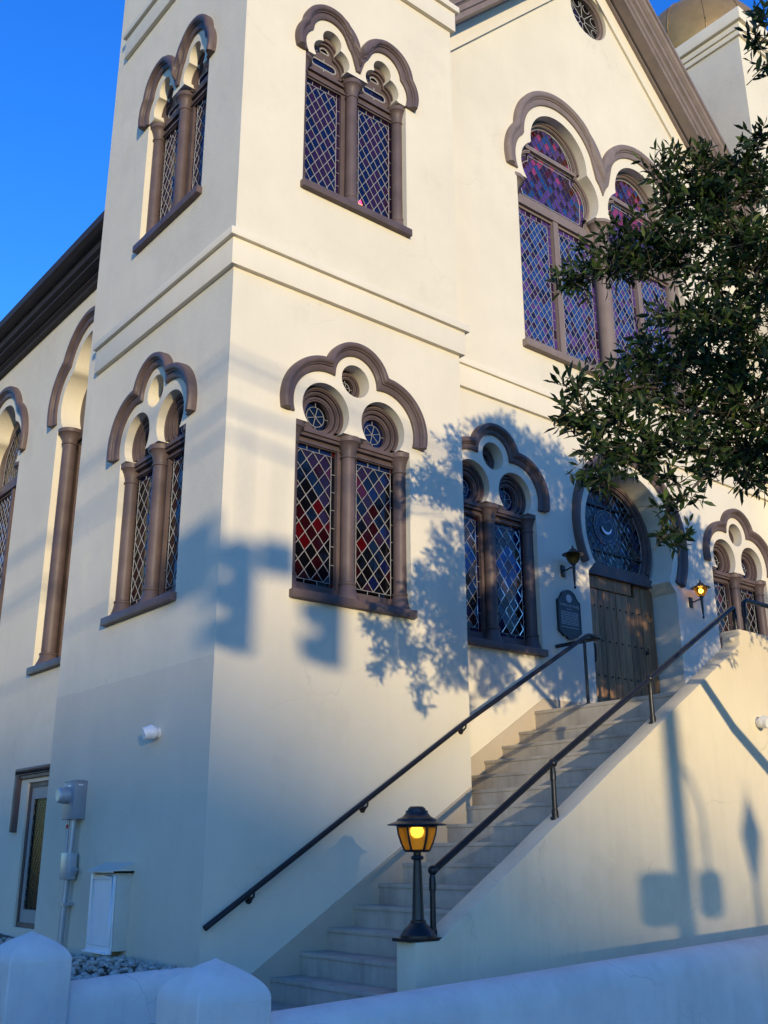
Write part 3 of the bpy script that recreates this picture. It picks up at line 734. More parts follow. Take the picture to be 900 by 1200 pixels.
def region_lattice(lat, pan, poly, du, dz, pick, y, step=0.5):
    xs_ = [p[0] for p in poly]; zs_ = [p[1] for p in poly]; x0, x1, z0, z1 = min(xs_), max(xs_), min(zs_), max(zs_)
    nx = int((x1 - x0) / du) + 2; nz = int((z1 - z0) / dz) + 2
    for j in range(0, 2 * nz):
        for i in range(0, 2 * nx):
            if (i + j) % 2: continue
            cx, cz = x0 + i * du / 2, z0 + j * dz / 2
            P = [(cx - du / 2, cz), (cx, cz - dz / 2), (cx + du / 2, cz), (cx, cz + dz / 2)]
            if not any(inside(p, poly) for p in P + [(cx, cz)]): continue
            tiltface(pan, P, y, pick(cx, cz))
            for a, c in ((P[0], P[1]), (P[0], P[3]), (P[1], P[2]), (P[3], P[2])):
                ts = [t / 8 for t in range(9) if inside((a[0] + (c[0] - a[0]) * t / 8, a[1] + (c[1] - a[1]) * t / 8), poly)]
                if len(ts) >= 2: bar(lat, (a[0] + (c[0] - a[0]) * ts[0], a[1] + (c[1] - a[1]) * ts[0]), (a[0] + (c[0] - a[0]) * ts[-1], a[1] + (c[1] - a[1]) * ts[-1]), y - 0.006)
    for a, c in zip(poly, poly[1:] + poly[:1]): bar(lat, a, c, y - 0.008, 0.008)
for h in holesC:
    if len(h) > 6:
        zb_ = min(p[1] for p in h); cx = (min(p[0] for p in h) + max(p[0] for p in h)) / 2
        region_lattice(lat, pan, h, 0.125, 0.172, lambda x, z: rC.choice([PINK, PURPLE, PURPLE, VIOLET, RED, VIOLET, BLUE]) if z > 11.55 else rC.choice([VIOLET, PURPLE, PURPLE, BLUE, VIOLET]), 0.235)
        q = [(cx + (x - cx) * 0.87, zb_ + 0.06 + (z - zb_) * 0.86) for x, z in h]
        for a, c in zip(q, q[1:] + q[:1]): bar(lat, a, c, 0.226, 0.007)
tag(link('stained_glass', pan.mesh('stained_glass', G, 0, merge=0), wc), kind='stuff')
link('lead_lattice', lat.mesh('lead_lattice', M['lead'], 0, merge=0), wc)

# tall side windows
def frame_D():
    b = MB(); FD = 0.30
    hs_ = [rect(-0.84, -0.05, 4.2, 7.42), rect(0.05, 0.84, 4.2, 7.42), [(-0.70, 7.66), (0.70, 7.66)] + arc((0, 7.95), 0.70, 0, PI, 30)]
    b.poly([outline_D()] + hs_, FD)
    for h in hs_: b.walls(h, FD, FD + 0.05)
    b.box(-0.97, 0.97, FD - 0.05, FD - 0.002, 7.46, 7.62); b.box(-0.04, 0.04, FD - 0.03, FD - 0.001, 4.2, 7.45)
    return b.mesh('window', M['brown'], 35), hs_
me_frameD, holesD = frame_D(); me_sillD = sill_mesh(1.02, 3.95, ZD0)
pan = MB(); lat = MB(); rD = random.Random(3)
for h in holesD[:2]: lattice(lat, pan, h[0][0], h[1][0], 4.2, 7.42, 5, 16, lambda i, j: rD.choice([BLACK, PLUM, NAVY]), y=0.335, border=0.06)
region_lattice(lat, pan, holesD[2], 0.14, 0.19, lambda x, z: rD.choice([BLACK, NAVY, PLUM]), 0.335)
me_panD = pan.mesh('stained_glass', G, 0, merge=0); me_latD = lat.mesh('lead_lattice', M['lead'], 0, merge=0)
for y in WD:
    w = link('window', me_frameD, church, loc=(SX, y, 0), rotz=LEFT)
    link('sill', me_sillD, w); link('hood_mould', me_hoodD, w)
    for u in (-0.86, 0.86): link('column', me_colD, w, loc=(u, 0.16, 0))
    tag(link('stained_glass', me_panD, w), kind='stuff'); link('lead_lattice', me_latD, w)

# basement windows of the side wall
def basement_window(y):
    b = MB(); FB = 0.03
    b.poly([basement(), rect(-0.64, 0.64, 0.80, 2.44)], FB); b.walls(rect(-0.64, 0.64, 0.80, 2.44), FB, FB + 0.06)
    w = b.obj('basement_window', M['brown'], church, loc=(SX, y, 0), rotz=LEFT)
    b = MB(); b.poly([rect(-0.64, 0.64, 0.80, 2.44), rect(-0.56, 0.56, 0.95, 2.29)], FB + 0.02); b.walls(rect(-0.56, 0.56, 0.95, 2.29), FB + 0.02, FB + 0.06); b.obj('sash', M['greytrim'], w)
    b = MB(); b.face([(-0.58, FB + 0.045, 0.93), (0.58, FB + 0.045, 0.93), (0.58, FB + 0.045, 2.31), (-0.58, FB + 0.045, 2.31)]); b.obj('pane', M['dull_glass'], w, 0)
    lat = MB(); d, z = 0.11, 0.14
    pp = MB(); poly = rect(-0.56, 0.56, 0.95, 2.29)
    region_lattice(lat, pp, poly, 0.11, 0.13, lambda x, z: 0, FB + 0.042); link('lead_lattice', lat.mesh('lead_lattice', M['iron'], 0, merge=0), w)
    b = MB()
    for (x0, x1, z0, z1) in ((-1.02, 1.02, 2.60, 2.69), (-1.02, -0.92, 1.88, 2.60), (0.92, 1.02, 1.88, 2.60)): b.box(x0, x1, -0.07, 0.02, z0, z1)
    b.box(-1.0, 1.0, -0.045, 0.02, 2.55, 2.6); b.obj('label_mould', M['brown'], w, bevel=0.012)
for y in WD[:2]: basement_window(y)

# round gable window
b = MB(); c = (0, 15.47)
oh = arc(c, 0.40, 0, 2 * PI * 35 / 36, 35); b.poly([OCUL, oh], 0.10); b.walls(oh, 0.10, 0.16); ring(b, c, 0.40, 0.44, 0.07, 0.11); ring(b, c, 0.445, 0.468, 0.05, 0.11)
w = b.obj('round_window', M['brown_dull'], church, loc=(NX + 0.03, NY, 0))
lat = MB()
for k in range(8):
    t0, t1 = PI / 4 * k, PI / 4 * (k + 1); pp = MB(); tiltface(pp, [c] + arc(c, 0.41, t0, t1, 6), 0.15, NAVY if k in (3, 4, 5) else BLACK, 0.01); pp.obj('pane', G, w, 0)
    bar(lat, (0.07 * math.cos(t0), c[1] + 0.07 * math.sin(t0)), (0.40 * math.cos(t0), c[1] + 0.40 * math.sin(t0)), 0.145, 0.008)
    e = (0.34 * math.cos((t0 + t1) / 2), c[1] + 0.34 * math.sin((t0 + t1) / 2)); q = arc(e, 0.085, (t0 + t1) / 2 + 1.2, (t0 + t1) / 2 + 2 * PI - 1.2, 10)
    for a_, b_ in zip(q, q[1:]): bar(lat, a_, b_, 0.144, 0.007)
q = arc(c, 0.07, 0, 2 * PI, 16)
for a_, b_ in zip(q, q[1:]): bar(lat, a_, b_, 0.144, 0.008)
link('lead_lattice', lat.mesh('lead_lattice', M['lead'], 0, merge=0), w)

# ------------------------------------------------------------------ entrance: plank door under a horseshoe fanlight
DY = 0.40
b = MB()
h = math.sqrt(1.0 - 0.53 ** 2); a0 = math.atan2(-0.53, h)
fan_out = arc((0, 5.95), 1.0, a0, PI - a0, 50)
FZ, FR = 6.0, 0.82; gh = math.asin(0.42 / FR); fan_in = arc((0, FZ), FR, -gh, PI + gh, 50)
b.poly([fan_out + [(-0.90, 5.40), (0.90, 5.40)], fan_in], DY); b.walls(fan_in, DY, DY + 0.06)
ring(b, (0, FZ - 0.01), 0.825, 0.875, DY - 0.03, DY + 0.01, 50, -gh, PI + gh); ring(b, (0, FZ - 0.03), 0.88, 0.94, DY - 0.07, DY + 0.01, 50, -0.45, PI + 0.45)
b.box(-0.95, 0.95, DY - 0.07, DY + 0.02, 5.385, 5.50); b.box(-0.84, 0.84, DY - 0.04, DY - 0.001, 5.50, 5.575)
fan = b.obj('fanlight', M['brown'], church, loc=(NX, NY, 0))
pan = MB(); lat = MB(); rF = random.Random(8)
def fanpick(x, z):
    d = math.hypot(x, z - 6.19)
    return NAVY if 0.30 > d else rF.choice([BLACK, NAVY, NAVY, BLACK, TAN])
poly = [p for p in fan_in]
emb = arc((0, 6.19), 0.27, 0, 2 * PI, 36)
lat0 = MB(); region_lattice(lat, pan, poly, 0.115, 0.15, fanpick, DY + 0.045)
tag(link('stained_glass', pan.mesh('stained_glass', G, 0, merge=0), fan), kind='stuff')
link('lead_lattice', lat.mesh('lead_lattice', M['lead'], 0, merge=0), fan)
e = MB(); tiltface(e, arc((0, 6.19), 0.27, 0, 2 * PI * 35 / 36, 35), DY + 0.036, 0, 0.0); e.obj('emblem_glass', G[NAVY], fan, 0)
e = MB(); tiltface(e, arc((0, 6.15), 0.135, 0, 2 * PI * 27 / 28, 27), DY + 0.034, 0, 0.0); e.obj('emblem_glass', G[BLACK], fan, 0)
e = MB()
for rr in (0.27, 0.215):
    q = arc((0, 6.19), rr, 0, 2 * PI, 36)
    for p0, p1 in zip(q, q[1:]): bar(e, p0, p1, DY + 0.033, 0.004)
for k in range(8):
    t = PI / 4 * k + 0.2; bar(e, (0.215 * math.cos(t), 6.19 + 0.215 * math.sin(t)), (0.27 * math.cos(t), 6.19 + 0.27 * math.sin(t)), DY + 0.033, 0.004)
q = [(-0.10, 6.38), (-0.02, 6.26), (0.10, 6.33), (0.17, 6.21)]
for p0, p1 in zip(q, q[1:]): bar(e, p0, p1, DY + 0.033, 0.005)
link('emblem_leading', e.mesh('emblem_leading', M['lead'], 0, merge=0), fan)
out = arc((0, 6.195), 0.115, R(195), R(345), 20); inn = arc((0, 6.235), 0.115, R(345 - 6), R(201), 20)
e = MB(); e.prism_y(out + inn, DY + 0.012, DY + 0.026); e.obj('crescent', M['opal'], fan)
for z in (6.50, 5.80):
    hw = math.sqrt(FR ** 2 - (z - FZ) ** 2); e = MB(); e.box(-hw, hw, DY + 0.012, DY + 0.03, z - 0.015, z + 0.015); e.obj('bar', M['iron'], fan)
b = MB(); b.box(-1.0, 1.0, DY + 0.06, DY + 0.10, 3.25, 5.42)
door = b.obj('door', M['wood_dark'], church, loc=(NX, NY, 0))
b = MB(); b.box(-0.93, 0.42, DY - 0.015, DY + 0.059, 5.20, 5.384); b.obj('rail', M['wood'], door, bevel=0.006)
x = -0.93; rp = random.Random(2); widths = [0.13, 0.16, 0.135, 0.15, 0.14, 0.155, 0.13, 0.15, 0.14, 0.16, 0.14, 0.15, 0.15]
for i, wd in enumerate(widths):
    if x + wd > 0.95: wd = 0.95 - x
    if wd < 0.05: break
    top = 5.384 if x > 0.40 else 5.192
    b = MB(); y0 = DY + rp.uniform(0, 0.012); b.box(x + 0.004, x + wd - 0.004, y0, DY + 0.058, 3.27, top); b.obj('plank', M['wood'], door, bevel=0.006); x += wd
b = MB()
for z in (3.45, 3.95, 4.45, 4.95):
    x = -0.93
    for wd in widths[:12]:
        b.sphere((x + wd / 2, DY - 0.002, z), 0.014, 8, 5); x += wd
tag(b.obj('nails', M['iron'], door), kind='stuff')
hx = -0.55; b = MB(); b.tube([(hx, DY, 4.38), (hx, DY - 0.06, 4.36), (hx, DY - 0.07, 4.25), (hx, DY - 0.06, 4.13), (hx, DY, 4.11)], 0.014, 8); b.box(hx - 0.03, hx + 0.03, DY - 0.012, DY + 0.01, 4.06, 4.42); b.obj('handle', M['iron'], door)
hx = 0.70; b = MB(); b.tube([(hx, DY + 0.01, 4.39), (hx, DY - 0.03, 4.39)], 0.03, 12); b.tube([(hx, DY - 0.03, 4.39), (hx - 0.06, DY - 0.035, 4.38)], 0.01, 8); b.obj('latch', M['iron'], door)
DH_in = arc((0, 5.96), 1.12, R(-28), R(208), 90); DH_out = arc((0, 5.96), 1.28, R(-28), R(208), 90)
link('hood_mould', hood_mesh('hood_mould', DH_in, DH_out, M['brown']), door)

# ------------------------------------------------------------------ stairs
SX0, RUN, SZ0, RISE = 0.709, 0.2988, 0.597, 0.1838
stairs = empty('entrance_stairs', (SX0, -0.9, 0.1))
tag(stairs, 'weathered grey concrete stairs climbing beside the tower to the plank door', 'stairs')
def part(mb, name, m, parent, **k):
    o = mb.obj(name, m, parent, **k); o.matrix_parent_inverse = Matrix.Translation(-parent.location); return o
rs = random.Random(4)
for k in range(-2, 14):
    x = SX0 + RUN * k; z = SZ0 + RISE * k
    b = MB(); y1 = 0.015 if x < 3.0 else NY + 0.01
    b.box(x, x + RUN + (0.06 if k < 13 else 0.0), -1.80, y1, max(0.05, z - RISE - 0.06), z)
    b.box(x - 0.012, x + 0.05, -1.80, y1, z - 0.035, z + 0.002)
    part(b, 'step', M['step'], stairs, bevel=0.008)
b = MB(); LX = SX0 + RUN * 14
b.box(LX, 2 * NX - LX, -1.80, NY + 0.01, 2.9, 3.26); b.box(NX - 0.99, NX + 0.99, NY + 0.01, NY + 0.55, 2.9, 3.262)
b.box(LX - 0.012, LX + 0.06, -1.80, NY + 0.01, 3.22, 3.264)
part(b, 'landing', M['step'], stairs, bevel=0.008)
for (xa, xb, y, lvl) in ((0.30, 3.165, 0.0, None), (3.20, 6.10, NY, 3.44)):
    b = MB(); f_ = lambda q: SZ0 + 0.16 + (q - SX0) * RISE / RUN
    if lvl is None: lp = [(xa, 0.05), (xb, 0.05), (xb, f_(xb)), (xa, f_(xa))]
    else:
        xk = SX0 + (lvl - SZ0 - 0.16) * RUN / RISE; lp = [(xa, 0.05), (xb, 0.05), (xb, lvl), (xk, lvl), (xa, f_(xa))]
    b.prism_y(lp, y - 0.012, y + 0.01); part(b, 'skirting', M['skirt'], stairs)

# parapet with sloping top, outer face towards the street
para = empty('stair_parapet', (0.63, -1.9, 0))
tag(para, 'cream stucco parapet sloping up the outer side of the stairs', 'wall')
def capz(x): return 0.99 + (x - 0.866) * 0.6165
lp = [(0.632, 0.05), (0.632, 0.99), (0.866, 0.99)]
rw = random.Random(9)
xs = [0.866 + (5.35 - 0.866) * k / 14 for k in range(1, 15)]
lp += [(x, capz(x) + rw.uniform(-0.006, 0.006)) for x in xs]
lp += [(5.36, 3.925), (2 * NX - 5.36, 3.925)] + [(2 * NX - x, capz(x)) for x in reversed(xs)] + [(2 * NX - 0.866, 0.99), (2 * NX - 0.632, 0.99), (2 * NX - 0.632, 0.05)]
b = MB(); b.prism_y(lp, -2.0, -1.78); part(b, 'parapet_wall', M['parapet'], para, bevel=0.018)
b = MB(); b.tube([(5.352, -1.90, 3.825), (5.335, -1.90, 3.825)], [0.035, 0.028], 12); b.sphere((5.335, -1.90, 3.825), 0.025, 10, 6); part(b, 'recessed_step_light', M['offwhite'], para)

# ------------------------------------------------------------------ handrails
hr = empty('handrail', (-0.01, -0.09, 1.02))
tag(hr, 'black pipe handrail bracketed to the tower wall with a post at the landing', 'handrail')
b = MB(); b.tube([(-0.012, -0.09, 1.020), (0.0, -0.09, 1.028), (1.702, -0.09, 2.098), (3.031, -0.09, 2.928), (5.10, -0.09, 4.115), (5.16, -0.09, 4.135), (5.33, -0.09, 4.132), (5.36, -0.075, 4.131), (5.37, -0.04, 4.13), (5.37, NY, 4.13)], 0.026, 12); part(b, 'rail', M['iron'], hr)
for x, z in ((0.456, 1.315), (1.702, 2.098), (3.031, 2.928)):
    b = MB(); b.tube([(x, -0.09, z - 0.02), (x, -0.085, z - 0.06), (x, -0.05, z - 0.085), (x, 0.01, z - 0.09)], 0.010, 8); b.tube([(x, -0.012, z - 0.09), (x, 0.01, z - 0.09)], 0.034, 12); part(b, 'bracket', M['iron'], hr)
b = MB(); b.tube([(5.06, -0.09, 3.25), (5.06, -0.09, 4.10)], 0.020, 10); b.tube([(5.06, -0.09, 3.25), (5.06, -0.09, 3.30)], 0.032, 12); part(b, 'post', M['iron'], hr)

hr2 = empty('handrail', (0.91, -1.89, 1.0))
tag(hr2, 'black pipe handrail on posts along the sloping parapet top', 'handrail')
b = MB(); P = [(0.93, -1.89, 1.485), (2.343, -1.89, 2.359), (3.845, -1.89, 3.242), (5.44, -1.89, 4.185), (5.475, -1.89, 4.19), (5.485, -1.89, 4.16)]
b.tube(P, 0.028, 12); part(b, 'rail', M['iron'], hr2)
b = MB(); b.tube([(5.69, -1.89, 4.24), (5.70, -1.89, 4.29), (5.74, -1.89, 4.32), (2 * NX - 5.70, -1.89, 4.325)], 0.028, 12); part(b, 'rail', M['iron'], hr2)
for x, z0, z1 in ((0.905, 0.99, 1.46), (2.335, 1.885, 2.33), (3.83, 2.80, 3.22), (5.485, 3.92, 4.17), (5.69, 3.92, 4.25), (7.3, 3.92, 4.30)):
    b = MB(); b.tube([(x, -1.89, z0 - 0.05), (x, -1.89, z0 + 0.07), (x, -1.89, z0 + 0.075), (x, -1.89, z1 - 0.13), (x, -1.89, z1 - 0.125), (x, -1.89, z1 - 0.05), (x, -1.89, z1)], [0.030, 0.030, 0.024, 0.022, 0.028, 0.028, 0.018], 12)
    b.tube([(x, -1.89, z0 - 0.03), (x, -1.89, z0 + 0.015)], 0.042, 12)
    if x < 4: b.sphere((x + 0.005, -1.89, z1 + 0.02), 0.039, 14, 9)
    part(b, 'post', M['iron'], hr2)

# ------------------------------------------------------------------ lantern on the parapet pier
def point(parent, loc, e, c=(1.0, 0.62, 0.18), r=0.02):
    d = bpy.data.lights.new('bulb_light', 'POINT'); d.energy = e; d.color = c; d.shadow_soft_size = r
    o = bpy.data.objects.new('bulb_light', d); col.objects.link(o); o.parent = parent; o.location = loc; return o
lamp = empty('pier_lantern', (0.755, -1.89, 0.99))
tag(lamp, 'lit amber lantern on a short black post standing on the parapet pier', 'lantern')
b = MB(); b.box(-0.17, 0.17, -0.10, 0.10, 0.0, 0.022)
b.lathe([(0.0, 0.02), (0.135, 0.02), (0.135, 0.04), (0.125, 0.05), (0.11, 0.075), (0.075, 0.105), (0.058, 0.125), (0.058, 0.14), (0.048, 0.145), (0.045, 0.16), (0.036, 0.45), (0.030, 0.555), (0.030, 0.565), (0.046, 0.57), (0.050, 0.58), (0.046, 0.592), (0.03, 0.60), (0.03, 0.625), (0.0, 0.625)], n=20)
b.obj('post', M['iron'], lamp)
b = MB()
b.lathe([(0.0, 0.955), (0.05, 0.955), (0.068, 0.94), (0.072, 0.925), (0.085, 0.925), (0.088, 0.905), (0.11, 0.88), (0.15, 0.862), (0.155, 0.848), (0.16, 0.846), (0.19, 0.835), (0.225, 0.824), (0.228, 0.816), (0.16, 0.820), (0.0, 0.822)], n=32); b.obj('roof', M['iron'], lamp)
gp = [(0.078, 0.628), (0.088, 0.635), (0.115, 0.69), (0.135, 0.75), (0.143, 0.80), (0.145, 0.82)]
b = MB(); b.lathe(gp, n=32); b.obj('amber_glass', M['amber'], lamp)
for k in range(6):
    t = 2 * PI * k / 6 + R(-39) ; b = MB(); b.tube([((r + 0.004) * math.cos(t), (r + 0.004) * math.sin(t), z) for r, z in gp], 0.009, 6); b.obj('rib', M['iron'], lamp)
b = MB(); b.lathe([(0.0, 0.622), (0.088, 0.622), (0.095, 0.632), (0.086, 0.642)], n=24); b.lathe([(0.150, 0.80), (0.154, 0.812), (0.150, 0.822)], n=32); b.obj('collar', M['iron'], lamp)
b = MB(); b.sphere((0, 0, 0.775), 0.042, 14, 9); b.obj('bulb', M['bulb'], lamp)
point(lamp, (0, 0, 0.775), 0.25, r=0.045)

def wall_lantern(loc, lit, label):
    o = empty('wall_lantern', loc); tag(o, label, 'lantern'); o.scale = (0.66, 0.66, 0.66)
    b = MB(); b.box(-0.06, 0.06, 0.27, 0.305, -0.30, -0.06); b.obj('back_plate', M['iron'], o, bevel=0.008)
    b = MB(); b.tube([(0, 0.28, -0.16), (0, 0.20, -0.18), (0, 0.10, -0.15), (0, 0.0, -0.16)], 0.016, 8)
    b.lathe([(0.0, -0.60), (0.014, -0.60), (0.028, -0.57), (0.014, -0.54), (0.024, -0.42), (0.034, -0.12), (0.05, -0.10), (0.05, -0.085), (0.0, -0.08)], n=14); b.obj('arm', M['iron'], o)
    gp = [(0.05, -0.085), (0.085, -0.06), (0.125, 0.0), (0.145, 0.06), (0.148, 0.10)]
    b = MB(); b.lathe(gp, n=24); b.obj('amber_glass', M['amber'] if lit else M['amber_dark'], o)
    for k in range(4):
        t = 2 * PI * k / 4 + R(-84); b = MB(); b.tube([((r + 0.003) * math.cos(t), (r + 0.003) * math.sin(t), z) for r, z in gp], 0.007, 6); b.obj('rib', M['iron'], o)
    b = MB(); b.lathe([(0.0, 0.30), (0.008, 0.30), (0.016, 0.28), (0.012, 0.26), (0.026, 0.245), (0.03, 0.23), (0.06, 0.215), (0.075, 0.195), (0.11, 0.165), (0.17, 0.13), (0.22, 0.112), (0.222, 0.103), (0.15, 0.102), (0.0, 0.10)], n=24); b.obj('roof', M['iron'], o)
    b = MB(); b.sphere((0, 0, 0.04), 0.03, 10, 7); b.obj('bulb', M['bulb'] if lit else M['opal'], o)
    if lit: point(o, (0, 0, 0.04), 0.25, r=0.03)
wall_lantern((5.575, NY - 0.20, 5.285), False, 'unlit black wall lantern above the dark plaque')
wall_lantern((8.45, NY - 0.20, 5.285), True, 'glowing amber wall lantern right of the horseshoe doorway')

# ------------------------------------------------------------------ plaque
pq = empty('plaque', (5.63, NY, 4.58)); tag(pq, 'dark scalloped metal plaque with pale lettering beside the door', 'plaque')
half = [(0.0, -0.335), (0.05, -0.325), (0.075, -0.295), (0.13, -0.295), (0.16, -0.265), (0.205, -0.245), (0.22, -0.235), (0.22, 0.185), (0.205, 0.19), (0.185, 0.20), (0.15, 0.24), (0.12, 0.29), (0.06, 0.325), (0.0, 0.335)]
lp = half + [(-x, z) for x, z in reversed(half[1:-1])]
b = MB(); b.prism_y(lp, -0.035, 0.002); b.obj('plate', M['signgreen'], pq, bevel=0.004)
b = MB(); lin = [(x * 0.93, z * 0.95) for x, z in lp]; b.poly([lp, lin], -0.039); b.walls(lin, -0.039, -0.034); b.walls(lp, -0.039, -0.034); b.obj('rim', M['iron'], pq)
b = MB(); b.poly([arc((0, 0.215), 0.055, 0, 2 * PI * 23 / 24, 23)], -0.037); b.obj('emblem', M['signtext'], pq, 0)
def text(body, size, x, z, y, parent, m, name='lettering'):
    cu = bpy.data.curves.new(name, 'FONT'); cu.body = body; cu.size = size; cu.align_x = 'CENTER'; cu.extrude = 0.001
    t = bpy.data.objects.new(name, cu); col.objects.link(t)
    me = bpy.data.meshes.new_from_object(t.evaluated_get(bpy.context.evaluated_depsgraph_get())); bpy.data.objects.remove(t)
    me.materials.clear(); me.materials.append(m)
    o = link(name, me, parent); o.location = (x, y, z); o.rotation_euler = (PI / 2, 0, 0); return o
text('TEMPLE OF ISRAEL', 0.048, 0, 0.10, -0.038, pq, M['signtext'])
b = MB(); rt_ = random.Random(6)
for k in range(13):
    z = 0.066 - 0.0205 * k
    if k in (1, 11): continue
    x = -0.17 if k else -0.05; xe = 0.17 if k else 0.05
    while x < xe:
        w_ = rt_.uniform(0.012, 0.04); b.face([(x, -0.0365, z), (min(x + w_, xe), -0.0365, z), (min(x + w_, xe), -0.0365, z + 0.009), (x, -0.0365, z + 0.009)]); x += w_ + 0.008
tag(b.obj('small_print', M['signtext'], pq, 0), kind='stuff')

# ------------------------------------------------------------------ fittings on the lane side of the tower
em = empty('electric_meter', (0, 2.62, 2.12)); tag(em, 'grey electric meter box with round dial and conduit on the tower side', 'meter')
def px(mb, name, m, parent, **k): o = mb.obj(name, m, parent, **k); o.matrix_parent_inverse = Matrix.Translation(-parent.location); return o
b = MB(); b.box(-0.14, 0.004, 2.50, 2.77, 1.95, 2.335); b.box(-0.145, -0.02, 2.49, 2.78, 2.325, 2.345); px(b, 'box', M['grey_metal'], em, bevel=0.006)
b = MB(); b.tube([(-0.13, 2.66, 2.19), (-0.20, 2.66, 2.19)], 0.085, 24); b.tube([(-0.20, 2.66, 2.19), (-0.235, 2.66, 2.19), (-0.25, 2.66, 2.19)], [0.08, 0.078, 0.06], 24); px(b, 'dial', M['galv'], em)
b = MB(); b.box(-0.1425, -0.139, 2.60, 2.66, 2.28, 2.295); b.box(-0.10, -0.05, 2.4985, 2.50, 2.29, 2.302); px(b, 'sticker', M['white'], em)
b = MB(); b.tube([(-0.075, 2.60, 1.96), (-0.075, 2.62, 1.60)], 0.030, 12); b.tube([(-0.075, 2.64, 1.40), (-0.075, 2.68, 0.60)], 0.032, 12); b.tube([(-0.09, 2.70, 1.95), (-0.09, 2.70, 1.55)], 0.016, 8); px(b, 'conduit', M['galv'], em)
b = MB(); b.box(-0.125, -0.03, 2.53, 2.73, 1.36, 1.62); b.tube([(-0.07, 2.5, 1.42), (-0.07, 2.46, 1.47)], 0.025, 10); px(b, 'junction_box', M['galv'], em, bevel=0.012)
b = MB(); b.box(-0.115, 0.004, 2.58, 2.74, 1.11, 1.14); px(b, 'strap', M['galv'], em)
b = MB(); b.box(-0.108, -0.09, 2.685, 2.715, 1.86, 1.90); px(b, 'seal_tag', M['red'], em)

vb = empty('vent_box', (0, 1.55, 1.1)); tag(vb, 'white fronted vent box with sloped lid low on the tower side', 'vent box')
b = MB(); b.box(-0.15, 0.004, 1.325, 1.84, 0.76, 1.44); px(b, 'body', M['offwhite'], vb, bevel=0.008)
b = MB(); b.prism_z([(-0.21, 1.28), (-0.21, 1.90), (0.004, 1.90), (0.004, 1.28)], 1.44, 1.455)
lid = [(-0.21, 1.44), (-0.21, 1.455), (0.004, 1.53), (0.004, 1.44)]
b.grid([[(x, 1.28, z) for x, z in lid], [(x, 1.90, z) for x, z in lid]], close_u=True); b.face([(x, 1.28, z) for x, z in lid]); b.face([(x, 1.90, z) for x, z in lid]); px(b, 'lid', M['offwhite'], vb)
b = MB()
for (y0, y1, z0, z1) in ((1.325, 1.375, 0.80, 1.425), (1.79, 1.84, 0.80, 1.425), (1.375, 1.79, 1.375, 1.425), (1.325, 1.84, 0.745, 0.80)): b.box(-0.175, -0.151, y0, y1, z0, z1)
b.box(-0.21, -0.15, 1.32, 1.845, 0.735, 0.752); px(b, 'front_frame', M['white'], vb, bevel=0.005)
b = MB(); b.box(-0.162, -0.1505, 1.376, 1.789, 0.801, 1.374); px(b, 'front_panel', M['white'], vb)
b = MB(); b.box(-0.12, 0.004, 1.24, 1.86, 0.60, 0.715); px(b, 'ledge', M['stucco'], vb, bevel=0.015)

def floodlight(loc, rotz, label):
    o = empty('floodlight', loc, rotz=rotz); tag(o, label, 'floodlight')
    b = MB(); b.tube([(0, 0.004, 0), (0, -0.02, 0)], 0.05, 16); b.obj('mount', M['white'], o)
    b = MB(); b.sphere((0, -0.07, 0.0), 0.075, 18, 12, sz=0.85); b.tube([(0, -0.06, 0.01), (-0.02, -0.15, -0.015)], [0.068, 0.058], 16); b.obj('head', M['white'], o)
floodlight((0, 0.98, 2.70), LEFT, 'small white floodlight on the blank side of the tower')
floodlight((5.52, -2.0, 2.92), 0, 'small white floodlight on the parapet face')

# ------------------------------------------------------------------ garden walls and posts
def garden_post(x0, y0, w, zs, zt, label):
    o = empty('garden_post', (x0 + w / 2, y0 + w / 2, 0)); tag(o, label, 'post', 'posts of the garden wall')
    hw = w / 2
    def sq(h, z, rnd):
        pts = []
        for cx, cy, a0 in ((1, 1, 0), (-1, 1, PI / 2), (-1, -1, PI), (1, -1, 3 * PI / 2)):
            for k in range(5):
                t = a0 + PI / 2 * k / 4; pts.append((cx * (h - rnd) + rnd * math.cos(t), cy * (h - rnd) + rnd * math.sin(t), z))
        return pts
    b = MB(); rows = [sq(hw, 0.05, 0.012), sq(hw, zs - 0.03, 0.012), sq(hw, zs, 0.015)]
    b.grid(rows, close_u=True); b.obj('shaft', M['gardenwall'], o)
    b = MB(); n = 12; rows = []
    for k in range(n + 1):
        t = 1 - (1 - k / n) ** 1.5; h = hw * max(0.01, 1 - t ** 2.0)
        rows.append(sq(max(h, 0.003), zs + (zt - zs) * t, min(0.010 + 0.012 * t, h * 0.95)))
    b.grid(rows, close_u=True); b.obj('cap', M['gardenwall'], o, smooth=32)
garden_post(-2.05, -1.25, 0.41, 0.955, 1.13, 'stucco post beside the gravel bed with a rounded pyramid cap')
garden_post(-2.0, -3.50, 0.41, 0.935, 1.115, 'stucco post at the end of the long street wall')
